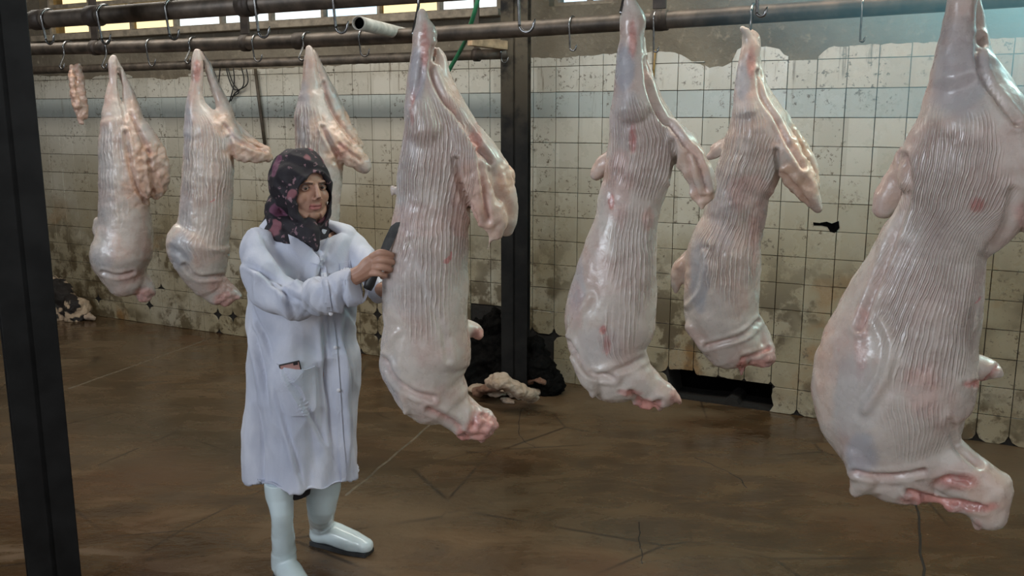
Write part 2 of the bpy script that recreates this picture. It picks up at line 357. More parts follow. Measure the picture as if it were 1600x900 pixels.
def tile_poly(i, j):
    a, b, c, d = i*TILE+gap/2, (i+1)*TILE-gap/2, j*TILE+gap/2, (j+1)*TILE-gap/2
    if ztop(a) > d+.002 and ztop(b) > d+.002 and min(ztop(a+(b-a)*k/5) for k in range(6)) > d: top = None
    else: top = [(a+(b-a)*k/6, min(d, ztop(a+(b-a)*k/6)+random.uniform(-.004, .004))) for k in range(7)]
    if top:
        if max(t[1] for t in top) < c+.02: return None, False
        return [(a, c), (b, c)]+[(s, max(z, c+.004)) for s, z in top[::-1]], True
    poly = []; cut = False
    mid = ((a+b)/2, (c+d)/2)
    if inside(*mid, soot): return None, False
    if inside(*mid, hole): return None, False
    for (x, y) in ((a, c), (b, c), (b, d), (a, d)):
        near = [q for q in chips if abs(q[0]-x) < .06 and abs(q[1]-y) < .06]
        if near:
            k = random.uniform(.03, .055); k2 = random.uniform(.03, .055); cut = True
            sx, sy = (1 if x == a else -1), (1 if y == c else -1)
            e1 = (x+sx*k, y); e2 = (x, y+sy*k2); mp = (x+sx*k*.35, y+sy*k2*.35)
            poly += ([e2, mp, e1] if (sx, sy) in ((1, 1), (-1, -1)) else [e1, mp, e2])
        else: poly.append((x, y))
    # bite out where the hole overlaps
    if any(inside(x, y, hole) for x, y in poly):
        pp = []
        n = len(poly)
        for k in range(n):
            p1, p2 = poly[k], poly[(k+1) % n]
            for q in range(6):
                x, y = p1[0]+(p2[0]-p1[0])*q/6, p1[1]+(p2[1]-p1[1])*q/6
                t = 0
                while inside(x, y, hole) and t < 40: x += (mid[0]-x)*.08; y += (mid[1]-y)*.08; t += 1
                pp.append((x, y))
        poly = pp; cut = True
    return poly, cut
def prism(bm, poly, n0, n1, jit=0):
    t1, t2 = random.gauss(0, jit), random.gauss(0, jit)
    cx = sum(p[0] for p in poly)/len(poly); cz = sum(p[1] for p in poly)/len(poly); k = .0015
    B = [bm.verts.new((x, -n0, z)) for x, z in poly]
    T = [bm.verts.new((x, -(n1-.0018), z)) for x, z in poly]
    U = [bm.verts.new((x+(cx-x)*.02, -(n1+t1*(x-cx)+t2*(z-cz)), z+(cz-z)*.02)) for x, z in poly]
    n = len(poly)
    for A, C in ((B, T), (T, U)):
        for i in range(n): bm.faces.new((A[i], A[(i+1) % n], C[(i+1) % n], C[i]))
    bm.faces.new(U)
full = []
for i in range(int(S0/TILE)+1, int(S1/TILE)-1):
    for j in range(0, 15):
        poly, cut = tile_poly(i, j)
        if poly is None: continue
        ctr = Wp((i+.5)*TILE, (j+.5)*TILE); u, v = proj(ctr)
        vis = ctr.y > .5 and -20 < u < 1640 and -20 < v < 920 and not (-50 < u < 50)
        full.append((0 if vis else 1, (ctr-CAM).length, i, j, poly, cut))
full.sort(key=lambda t: (t[0], t[1]))
vm = []
for k in range(8):
    bm = bmesh.new(); h = TILE/2-gap/2; prism(bm, [(-h, -h), (h, -h), (h, h), (-h, h)], -.001, TH_T, .02); vm.append(bm_mesh('tile', bm)); vm[-1].materials.append(M_TILE)
bmr = bmesh.new()
for k, (nv, d, i, j, poly, cut) in enumerate(full):
    if k < 298:
        if cut:
            bm = bmesh.new(); cx, cz = (i+.5)*TILE, (j+.5)*TILE; prism(bm, [(x-cx, z-cz) for x, z in poly], -.001, TH_T, .01); me = bm_mesh('tile', bm); me.materials.append(M_TILE)
        else: me = random.choice(vm)
        o = link('tile', me, None, wall); o.location = ((i+.5)*TILE, 0, (j+.5)*TILE)
    else: prism(bmr, poly, -.001, TH_T, .012)
o = link('tile', bm_mesh('tile', bmr), M_TILE, wall); tag(o, kind='stuff')
# windows
def mat_glass(name, col):
    m = MT(name, col, .1); tr = m.node('ShaderNodeBsdfTransparent'); tr.inputs[0].default_value = (*col, 1); gl = m.node('ShaderNodeBsdfGlossy'); gl.inputs['Roughness'].default_value = .08
    mx = m.node('ShaderNodeMixShader'); mx.inputs[0].default_value = .06; m.l.new(tr.outputs[0], mx.inputs[1]); m.l.new(gl.outputs[0], mx.inputs[2])
    m.l.new(mx.outputs[0], m.n['Material Output'].inputs[0]); return m.m
GL = [mat_glass('clear_pane', (.96, 1, 1)), mat_glass('yellowed_pane', (1, .88, .62)), mat_glass('frosted_cool_pane', (.80, .93, 1))]
def window(name, a, b, n):
    root = bpy.data.objects.new(name, bpy.data.meshes.new(name)); bm = bmesh.new()
    for z in (WZ0+.015, WZ0+.245, WZ1-.02): add_box(bm, ((a+b)/2, .11, z), b-a, .06, .032)
    for x in (a+.012, b-.012): add_box(bm, (x, .11, (WZ0+WZ1)/2), .024, .07, WZ1-WZ0)
    me = bm_mesh(name, bm); root.data = me; me.materials.append(M_FRAME); COL.objects.link(root); root.location = WALL_O; root.rotation_euler = (0, 0, -PHI); tag(root, kind='structure')
    for k in range(1, n):
        bm = bmesh.new(); add_box(bm, (a+(b-a)*k/n, .11, (WZ0+WZ1)/2), .022, .05, WZ1-WZ0-.02); link('window_bar', bm_mesh('window_bar', bm), M_FRAME, root)
    for k in range(n):
        for (z0, z1) in ((WZ0+.03, WZ0+.23), (WZ0+.26, WZ1-.035)):
            bm = bmesh.new(); x0, x1 = a+(b-a)*k/n+.011, a+(b-a)*(k+1)/n-.011; add_box(bm, ((x0+x1)/2, .115, (z0+z1)/2), x1-x0, .004, z1-z0)
            f = k/n; g = GL[1] if (f < .3 or random.random() < .15) and n > 3 else random.choice([GL[0], GL[2]])
            link('pane', bm_mesh('pane', bm), g, root)
    return root
window('window_1', wl, wr, 9); window('window_2', w2l, w2r, 2)
bm = bmesh.new(); add_box(bm, ((wl+wr)/2, -.03, WZ0-.02), wr-wl+.1, .09, .045, bev=.006); sill = link('trim_1', bm_mesh('trim_1', bm), M_FRAME, None); sill.location = WALL_O; sill.rotation_euler = (0, 0, -PHI); tag(sill, kind='structure')
# ------------------------------------------------------------ steel posts
def post(name, c0, rz, sx, sy, t, label, mat):
    root = empty(name, (c0.x, c0.y, 0), rz); tag(root, label, 'column')
    bm = bmesh.new(); add_box(bm, (0, 0, ZT/2), t, sy, ZT); link('web', bm_mesh('web', bm), mat, root)
    for s in (-1, 1):
        bm = bmesh.new(); add_box(bm, (s*(sx/2-t/2), 0, ZT/2), t, sy, ZT, bev=.003); link('flange', bm_mesh('flange', bm), mat, root)
    return root
def ibeam(name, c0, rz, w, d, label, mat, t=.014):     # web seen between two flanges
    root = empty(name, (c0.x, c0.y, 0), rz); tag(root, label, 'column')
    bm = bmesh.new(); add_box(bm, (0, 0, ZT/2), t, d, ZT); link('web', bm_mesh('web', bm), mat, root)
    for s in (-1, 1):
        bm = bmesh.new(); add_box(bm, (0, s*(d/2-t/2), ZT/2), w, t, ZT, bev=.003); link('flange', bm_mesh('flange', bm), mat, root)
    return root
# near-left post: right edge (47,0)-(132,900)
pl = P(76, 800, 2.05)
post_l = ibeam('steel_column', Vector((pl.x-.005, pl.y, 0)), .55, .155, .20, 'dark steel I-beam column standing in the left foreground', M_POST)
pc = P(806, 300, 5.38); fc = Frame(806, 300, pos=pc)
post_c = ibeam('steel_column', Vector((pc.x, pc.y, 0)), -PHI*.35, .158, .13, 'grimy steel column against the tiled wall above the black hide heap', M_STEEL)
# ------------------------------------------------------------ rails, hangers
def rail(name, uvs, c, r, collars, label):
    pts = [P(u, v, c) for u, v in uvs]; o0 = pts[0]; root = empty(name, o0); tag(root, label, 'rail')
    bm = bmesh.new(); add_tube(bm, [p-o0 for p in pts], r, 20); link('pipe', bm_mesh('pipe', bm), M_RAIL, root, True)
    for u in collars:
        v = float(np.interp(u, [a for a, b in uvs], [b for a, b in uvs])); p = P(u, v, c); q = P(u+4, float(np.interp(u+4, [a for a, b in uvs], [b for a, b in uvs])), c)
        d = (q-p).normalized(); bm = bmesh.new(); add_tube(bm, [p-d*.03-o0, p-d*.026-o0, p+d*.026-o0, p+d*.03-o0], [r+.001, r+.006, r+.006, r+.001], 20); link('collar', bm_mesh('collar', bm), M_COLLAR, root, True)
    return root
LA = [(-60, 40), (50, 32), (1700, -88)]; LB = [(-40, 80), (53, 77), (250, 72), (450, 65), (640, 56), (825, 45), (1250, 18), (1400, 8), (1700, -12)]; LC = [(-30, 113), (56, 110), (793, 84)]
CA, CB, CC = 2.6, 3.66, 5.3; RR = .031
va = lambda u: float(np.interp(u, [a for a, b in LA], [b for a, b in LA])); vb = lambda u: float(np.interp(u, [a for a, b in LB], [b for a, b in LB])); vc = lambda u: float(np.interp(u, [a for a, b in LC], [b for a, b in LC]))
railA = rail('hanging_rail', LA, CA, RR, [62, 148, 386], 'nearest and highest of the three horizontal pipe rails, brown')
railB = rail('hanging_rail', LB, CB, RR, [165, 470, 1032], 'middle brown pipe rail running across the whole photo')
railC = rail('hanging_rail', LC, CC, RR*.95, [300], 'farthest and lowest pipe rail, ending at the centre column')
def hanger(u, c, v, label, w=.05):
    p = P(u, v, c); root = empty('rail_hanger', (p.x, p.y, p.z)); tag(root, label, 'hanger bar', 'flat bars holding the rails')
    rot = Matrix.Rotation(-PHI, 3, 'Z'); bm = bmesh.new(); add_box(bm, (0, 0, (ZT-p.z)/2+.02), w, .010, ZT-p.z-.04, rot, .002); link('bar', bm_mesh('bar', bm), M_COLLAR, root)
    bm = bmesh.new(); ax = Vector((math.cos(PHI), -math.sin(PHI), 0)); add_tube(bm, [ax*-.016, ax*.016], RR+.007, 20); link('clamp', bm_mesh('clamp', bm), M_COLLAR, root, True)
hanger(150, CB, vb(150), 'flat hanger bar holding the middle rail, nearest the left column')
hanger(384, CB, vb(384), 'flat hanger bar holding the middle rail, left of the woman')
hanger(745, CC, vc(745), 'flat hanger bar holding the far rail beside the green hose', .035)
hanger(1030, CB, vb(1030), 'flat hanger bar holding the middle rail right of the centre column')
hanger(385, CA, va(385), 'flat hanger bar holding the nearest rail at upper left', .035)
hanger(1640, CB, vb(1640), 'flat hanger bar holding the middle rail at far right')
hanger(1660, CA, va(1660), 'flat hanger bar holding the nearest rail at far right')
# hooks
EW = Vector((-math.sin(PHI), -math.cos(PHI), 0)); AX = Vector((math.cos(PHI), -math.sin(PHI), 0))
def hook(u, vbot, c, vfun, label, r=.0042, jr=.022, group='empty hooks on the rails', jdir=1, lean=0, fwd=.7):
    top = P(u, vfun(u), c); bot = P(u, vbot, c); n = EW; R = RR+r+.0005
    rt = top+Vector((0, 0, 0)); pts = []
    for a in range(-60, 100, 20):                       # over the rail, back to front
        t = math.radians(a); pts.append(rt+Vector((0, 0, 1))*R*math.cos(t)+n*R*math.sin(t))
    zb = bot.z; drop = top.z-zb-jr
    pts.append(rt+n*R*.9-Vector((0, 0, 1))*drop*.35+AX*lean*.5); pts.append(rt+n*R*fwd-Vector((0, 0, 1))*max(drop, .03)+AX*lean)
    j0 = pts[-1]+AX*jr*jdir
    for a in range(20, 200, 20):
        t = math.radians(a); pts.append(j0-AX*jr*jdir*math.cos(t)-Vector((0, 0, 1))*jr*math.sin(t))
    e = pts[-1]; pts.append(e+Vector((0, 0, .012))+AX*.004*jdir)
    P2 = [Vector(p) for p in catmull([list(p) for p in pts], 3)]
    bm = bmesh.new(); rs = [r]*len(P2); rs[-1] = r*.2; rs[-2] = r*.6; rs[-3] = r*.85
    add_tube(bm, [p-rt for p in P2], rs, 8); me = bm_mesh('meat_hook', bm)
    o = link('meat_hook', me, M_HOOK, None, True); o.location = rt; tag(o, label, 'hook', group); return pts
for (u, vb_, nm) in [(78, 70, 'nearest the left column'), (165, 70, 'second from the left column'), (271, 63, 'third from the left column'), (410, 60, 'above the small loose cables'), (531, 53, 'left of the white pipe'), (818, 52, 'in front of the centre column')]:
    hook(u, vb_, CA, va, 'empty steel hook on the nearest rail, '+nm)
hook(1190, 27, CA, va, 'empty steel hook on the nearest rail, above the small carcass right of centre', jr=.010)
for (u, vb_, nm, j) in [(237, 104, 'between the two leftmost carcasses', .022), (402, 97, 'just left of the wall pipe', .022), (568, 89, 'left of the centre carcass', .022), (895, 80, 'right of the centre column', .012), (1026, 82, 'by the thin yellowed pipe', .008), (1349, 66, 'alone over the right wall', .006)]:
    hook(u, vb_, CB, vb, 'empty steel hook on the middle rail, '+nm, jr=j, r=.0036)
hook(787, 90, CC, vc, 'empty steel hook on the far rail at the centre column', jr=.02, r=.004)
# ------------------------------------------------------------ carcasses
def interp_edges(tab, v):
    vs = [t[0] for t in tab]; return np.interp(v, vs, [t[1] for t in tab]), np.interp(v, vs, [t[2] for t in tab])
def carcass(anchor, c, torso, limbs, red, fat, blue, stripe_zones, nstripe, mat, label, slant=0, dratio=.80, hookspec=None, voxel=.006, seed=0., hlabel='', creases=()):
    u0, v0 = anchor; top = P(u0, v0, c-.065); fr = Frame(u0, v0, pos=top)
    bm = bmesh.new()
    # torso: rows (v, left, right, depth factor, dy)
    pts = []
    for row in torso:
        v, l, r = row[:3]; k = row[3] if len(row) > 3 else dratio; dy = row[4] if len(row) > 4 else 0
        w = (r-l)/2; pts.append(((l+r)/2, v, dy, w, fr.m(u0, v, w)*k))
    add_limb(bm, fr, pts, 36, 5)
    for lb in limbs: add_limb(bm, fr, lb, 18, 5)
    me = remesh(bm, voxel, 5, .5)
    a = get_co(me); no = get_no(me)
    U, V = np_proj(a)
    L, R = interp_edges([(t[0], t[1], t[2]) for t in torso], V)
    n = np.clip((U-(L+R)/2)/((R-L)/2), -1, 1); ang = np.arcsin(n*.98)/math.pi
    g1 = nz(a, 4.5, 3, seed); g2 = nz(a, 16, 3, seed+9)
    def zone(zs):
        out = np.zeros(len(U))
        for (cu, cv, ru, rv, s) in zs:
            d = np.sqrt(((U-cu)/ru)**2+((V-cv)/rv)**2)+g2*.25; out = np.maximum(out, s*sm(-d, -1.15, -.65))
        return np.clip(out, 0, 1)
    ms = zone(stripe_zones); mr, mf, mb = zone(red), zone(fat), zone(blue)
    st = ang*nstripe + slant*(V-v0)/100.
    amp = g1*.006+g2*.0028 + mf*(nz(a, 30, 3, seed+3))*.009 + mr*nz(a, 44, 2, seed+5)*.008 + ms*np.sin(ang*nstripe*.5*6.283+slant)*.0012
    vd = a-np.array(CAM); vd /= np.linalg.norm(vd, axis=1)[:, None]; front = sm(-(no*vd).sum(1), .0, .35)
    for poly, w_, dep_, rd_ in creases:
        pc_ = catmull([list(q) for q in poly], 6); dd = np.full(len(U), 1e9)
        for (x1, y1), (x2, y2) in zip(pc_[:-1], pc_[1:]):
            L2 = (x2-x1)**2+(y2-y1)**2+1e-9; t = np.clip(((U-x1)*(x2-x1)+(V-y1)*(y2-y1))/L2, 0, 1); dd = np.minimum(dd, np.hypot(U-x1-t*(x2-x1), V-y1-t*(y2-y1)))
        ends_ = np.hypot(*(np.array(poly[0])-np.array(poly[-1]))); k = np.exp(-(dd/w_)**2)*front
        amp = amp - dep_*k + dep_*.45*np.exp(-((dd-w_*2.2)/(w_*1.1))**2)*front
        if rd_ > 0: mr = np.clip(mr+rd_*np.exp(-(dd/(w_*1.1))**2)*front, 0, 1)
        ms = ms*(1-.8*k)
    a += no*amp[:, None]; set_co(me, a)
    shift(me, top); 
    for k_, v_ in (('stripe', st), ('m_stripe', ms*(1-mf)), ('m_red', mr), ('m_fat', mf), ('m_blue', mb)): set_attr(me, k_, v_)
    o = link('sheep_carcass', me, mat, None, True); o.location = top; tag(o, label, 'carcass', 'skinned sheep carcasses on hooks'); return o, fr
FL = mat_flesh('skinned_flesh_pink', (.49, .355, .315), (.54, .485, .44))
FL2 = mat_flesh('skinned_flesh_far', (.50, .36, .31), (.50, .45, .41))
def chook(u, vbot, c, vf, lab): hook(u, vbot, c, vf, lab, r=.0045, jr=.016, group='hooks holding the carcasses', fwd=1.75)

# centre carcass beside the woman
C4, fr4 = carcass((664, 40), 2.6,
    [(118, 640, 690, .9), (156, 636, 712, .85), (195, 632, 735, .85), (233, 628, 742, .85), (272, 622, 744), (311, 618, 738), (350, 612, 733), (389, 604, 733), (428, 599, 732), (467, 598, 732), (506, 598, 734), (545, 593, 737), (566, 592, 732), (588, 602, 730), (606, 614, 731), (620, 630, 735)],
    [[(660, 22, 0, 8, .016), (661, 34, 0, 11, .02), (664, 52, 0, 18, .030), (661, 82, 0, 17, .035), (657, 118, 0, 20, .05), (660, 160, 0, 27, .075), (670, 205, 0, 38, .10)],
     [(676, 78, .05, 6, .012), (688, 88, .05, 9, .022), (690, 118, .045, 14, .035), (704, 158, .04, 20, .055), (722, 200, .03, 24, .075), (742, 240, .03, 22, .07)],
     # fat tail lobes
     [(712, 205, -.03, 22, .055), (726, 240, -.05, 27, .06), (738, 275, -.06, 24, .05), (752, 312, -.06, 23, .04), (770, 342, -.05, 25, .035), (774, 366, -.05, 13, .02)],
     [(728, 200, 0, 18, .05), (752, 235, 0, 24, .055), (770, 270, 0, 26, .05), (785, 310, 0, 23, .04), (791, 342, 0, 18, .03), (790, 360, 0, 12, .02)],
     [(775, 255, .05, 12, .03), (792, 272, .05, 12, .03), (794, 288, .05, 8, .02)],
     [(766, 366, -.05, 4, .008), (764, 384, -.05, 2.5, .005), (762, 392, -.05, 1.2, .003)],
     # neck to the right, stub of the fore legs
     [(655, 590, 0, 45, .09), (680, 615, 0, 38, .08), (708, 638, 0, 32, .065), (730, 655, 0, 30, .05), (752, 664, 0, 26, .045)],
     [(716, 660, 0, 14, .03), (722, 680, 0, 8, .02)], [(748, 672, 0, 12, .02), (752, 688, 0, 4, .01)], [(758, 650, 0, 14, .025), (770, 664, 0, 9, .02)],
     [(612, 575, -.04, 16, .04), (628, 612, -.05, 14, .035), (636, 632, -.05, 11, .025), (634, 643, -.05, 7, .018)], [(640, 622, -.02, 8, .025), (690, 628, -.01, 9, .03)],
     [(722, 512, .05, 16, .035), (742, 516, .06, 13, .03), (748, 526, .06, 7, .02)],
     [(619, 300, .04, 5, .02), (613, 292, .04, 5, .02), (612, 306, .04, 3, .015)]],
    [(755, 668, 30, 26, .9), (720, 685, 16, 14, 1), (735, 300, 34, 60, .25), (645, 170, 4, 30, .5), (664, 70, 7, 40, .7), (750, 525, 14, 14, .8), (730, 352, 30, 22, .35), (655, 345, 70, 30, .22), (745, 215, 8, 30, .6)],
    [(765, 330, 40, 70, .55), (790, 280, 18, 30, .9), (740, 290, 30, 40, .35), (706, 150, 14, 40, .3)],
    [(652, 120, 14, 45, .8), (635, 250, 20, 120, .5), (640, 440, 50, 60, .35), (610, 590, 18, 40, .4)],
    [(690, 255, 60, 110, 1), (660, 260, 40, 100, 1), (665, 400, 55, 130, .7), (700, 360, 40, 80, .6)], 29, FL,
    'large pink sheep carcass the woman holds her knife to', slant=.15, seed=1., creases=[([(677, 74), (674, 110), (690, 150), (714, 178), (740, 216), (764, 252)], 4, .013, .45), ([(712, 250), (718, 285), (732, 320), (742, 345)], 4, .014, .1), ([(748, 236), (757, 290), (762, 345)], 4, .012, .35), ([(597, 560), (616, 592), (642, 612), (676, 622)], 4, .010, .2), ([(662, 90), (655, 130), (642, 165)], 3, .006, .2), ([(618, 520), (606, 538), (596, 560)], 5, -.006, 0), ([(670, 640), (700, 655), (718, 668)], 4, .008, .7), ([(735, 615), (742, 640), (738, 665)], 4, .007, .4), ([(640, 380), (662, 450), (690, 510), (700, 560)], 5, .004, 0)])
chook(663, 62, CA, va, 'steel hook holding the carcass beside the woman')
# carcass right of the centre column
C5, fr5 = carcass((986, 22), 2.6,
    [(117, 963, 1012, .9), (156, 955, 1030, .85), (187, 951, 1044, .85), (218, 950, 1056), (241, 949, 1054), (272, 944, 1047), (311, 936, 1034), (345, 930, 1029), (376, 919, 1027), (411, 904, 1027), (447, 894, 1026), (482, 885, 1025), (507, 882, 1022), (532, 886, 1015), (553, 895, 1011), (572, 906, 1014), (588, 918, 1018)],
    [[(984, -2, 0, 9, .018), (986, 10, 0, 13, .02), (989, 30, 0, 19, .030), (988, 58, 0, 17, .032), (985, 89, 0, 20, .042), (986, 125, 0, 25, .065), (990, 170, 0, 36, .09)],
     [(1001, 60, .045, 5, .012), (1002, 95, .045, 8, .02), (1013, 130, .045, 11, .03), (1030, 170, .04, 14, .045), (1048, 212, .03, 18, .06)],
     [(1048, 205, 0, 18, .05), (1068, 230, -.02, 23, .05), (1086, 258, -.03, 22, .045), (1100, 288, -.03, 19, .035), (1105, 306, -.03, 13, .025)],
     [(1086, 295, -.03, 8, .015), (1093, 312, -.03, 7, .015), (1097, 326, -.03, 4, .008)], [(1092, 300, -.03, 5, .008), (1080, 304, -.04, 2.5, .005), (1075, 303, -.04, 1.5, .004)],
     [(962, 240, .06, 14, .03), (944, 256, .07, 15, .03), (932, 272, .07, 10, .022)],
     [(950, 560, 0, 42, .085), (985, 585, 0, 33, .07), (1012, 604, 0, 27, .05), (1036, 618, 0, 20, .04)],
     [(1040, 612, 0, 16, .03), (1058, 622, 0, 7, .02), (1062, 630, 0, 3.5, .01)], [(1028, 624, 0, 12, .025), (1031, 640, 0, 4, .01)], [(1000, 622, 0, 12, .025), (1012, 634, 0, 7, .02)],
     [(906, 560, -.04, 16, .04), (920, 592, -.05, 16, .035), (926, 608, -.05, 9, .022), (926, 617, -.05, 5, .014)], [(935, 590, -.02, 9, .02), (960, 590, 0, 9, .02)]],
    [(1008, 632, 24, 12, 1), (985, 612, 22, 6, .7), (1055, 622, 12, 16, .5), (988, 62, 6, 34, .8), (989, 215, 6, 24, .9), (955, 315, 5, 14, 1), (965, 290, 26, 60, .3), (942, 515, 6, 8, 1), (948, 540, 5, 16, .7), (1012, 342, 10, 20, .4), (900, 480, 12, 40, .25)],
    [(1085, 255, 30, 40, .5), (1096, 310, 20, 24, .7), (938, 262, 18, 24, .4)],
    [(975, 105, 18, 40, .9), (970, 180, 30, 50, .5), (900, 440, 14, 60, .5), (935, 540, 40, 30, .3)],
    [(1000, 240, 55, 75, 1), (990, 400, 40, 90, .75), (965, 520, 30, 50, .4)], 27, FL,
    'long pink sheep carcass right of the centre column, elbow pointing left', slant=-.9, seed=12., creases=[([(1006, 95), (1012, 140), (1034, 188), (1048, 196), (1068, 224), (1088, 246), (1103, 296)], 3.6, .012, .35), ([(1052, 222), (1054, 248), (1048, 280)], 4, .014, 0), ([(888, 536), (904, 560), (922, 583), (958, 590)], 4, .010, .15), ([(890, 522), (904, 490), (922, 464)], 5, -.007, 0), ([(1075, 240), (1080, 280), (1092, 312)], 3, .007, .3), ([(985, 612), (1010, 630), (1030, 628)], 4, .008, .9), ([(940, 586), (975, 575), (1002, 560)], 4, .006, 0)])
chook(985, 31, CA, va, 'steel hook holding the carcass right of the centre column')
# smaller carcass hung from the middle rail
C6, fr6 = carcass((1176, 62), 3.66,
    [(130, 1148, 1190, .9), (159, 1144, 1205, .85), (185, 1139, 1222, .85), (211, 1134, 1232), (240, 1129, 1226), (277, 1118, 1213), (299, 1112, 1201), (332, 1103, 1196), (350, 1098, 1193), (376, 1082, 1191), (404, 1072, 1189), (440, 1070, 1187), (482, 1068, 1184), (500, 1073, 1186), (525, 1087, 1188), (540, 1100, 1190)],
    [[(1166, 48, -.01, 5, .01), (1170, 60, 0, 10, .02), (1174, 76, 0, 15, .028), (1170, 104, 0, 17, .035), (1168, 135, 0, 20, .05), (1174, 175, 0, 32, .08)],
     [(1176, 50, .02, 4, .01), (1184, 60, .02, 5, .012), (1183, 90, .04, 7, .02), (1186, 120, .04, 9, .025), (1196, 150, .04, 13, .04), (1214, 185, .03, 17, .05)],
     [(1160, 45, -.01, 3.5, .008), (1166, 50, -.01, 3.5, .008)],
     [(1208, 190, 0, 16, .05), (1224, 222, -.03, 20, .05), (1235, 252, -.04, 21, .05), (1250, 280, -.04, 22, .045), (1268, 308, -.04, 13, .03), (1278, 326, -.04, 7, .018)],
     [(1222, 178, .05, 9, .03), (1240, 210, .05, 11, .03), (1258, 240, .05, 10, .03), (1270, 264, .04, 8, .02), (1272, 290, .03, 7, .02)],
     [(1132, 228, .04, 10, .02), (1116, 240, .05, 9, .015), (1106, 246, .05, 5, .01)], [(1134, 214, .04, 2, .006), (1108, 230, .05, 1.5, .004)],
     [(1078, 400, .03, 12, .03), (1062, 420, .03, 13, .03), (1058, 440, .03, 10, .022), (1056, 456, .03, 4, .01)],
     [(1120, 515, 0, 30, .07), (1150, 535, 0, 25, .06), (1176, 550, 0, 21, .045), (1196, 558, 0, 18, .04)], [(1168, 560, 0, 10, .02), (1160, 575, 0, 5, .012), (1158, 585, 0, 2, .006)], [(1180, 494, .02, 8, .03), (1190, 520, .02, 12, .03), (1202, 545, .01, 10, .03)],
     [(1082, 510, -.04, 14, .035), (1098, 538, -.05, 11, .03), (1104, 550, -.05, 7, .018)], [(1110, 530, -.03, 6, .02), (1150, 528, -.03, 6, .02), (1182, 515, -.02, 6, .02)]],
    [(1160, 574, 10, 16, 1), (1186, 570, 26, 10, .8), (1205, 556, 14, 18, .5), (1174, 100, 8, 26, .6), (1185, 360, 14, 90, .35), (1170, 300, 40, 30, .3)],
    [(1250, 285, 36, 46, .75), (1255, 220, 20, 60, .7), (1064, 430, 16, 30, .4)],
    [(1160, 125, 14, 34, .9), (1130, 330, 22, 90, .7), (1092, 430, 18, 60, .7), (1155, 170, 20, 40, .5)],
    [(1160, 250, 50, 80, 1), (1140, 380, 46, 100, .9)], 27, FL2,
    'smaller sheep carcass on the middle rail, between the two big right carcasses', slant=.1, seed=23., creases=[([(1183, 112), (1190, 150), (1212, 186), (1232, 226), (1254, 262)], 3, .010, .25), ([(1213, 236), (1215, 268), (1206, 292)], 3.5, .013, 0), ([(1104, 541), (1140, 531), (1166, 521), (1186, 502)], 3.2, .010, .25), ([(1072, 478), (1092, 456), (1100, 420), (1100, 395)], 4, -.007, 0), ([(1225, 270), (1245, 295), (1262, 315)], 3, .007, .2), ([(1160, 560), (1180, 555), (1200, 545)], 3, .006, .7)])
chook(1177, 88, CB, vb, 'steel hook holding the smaller carcass right of centre')
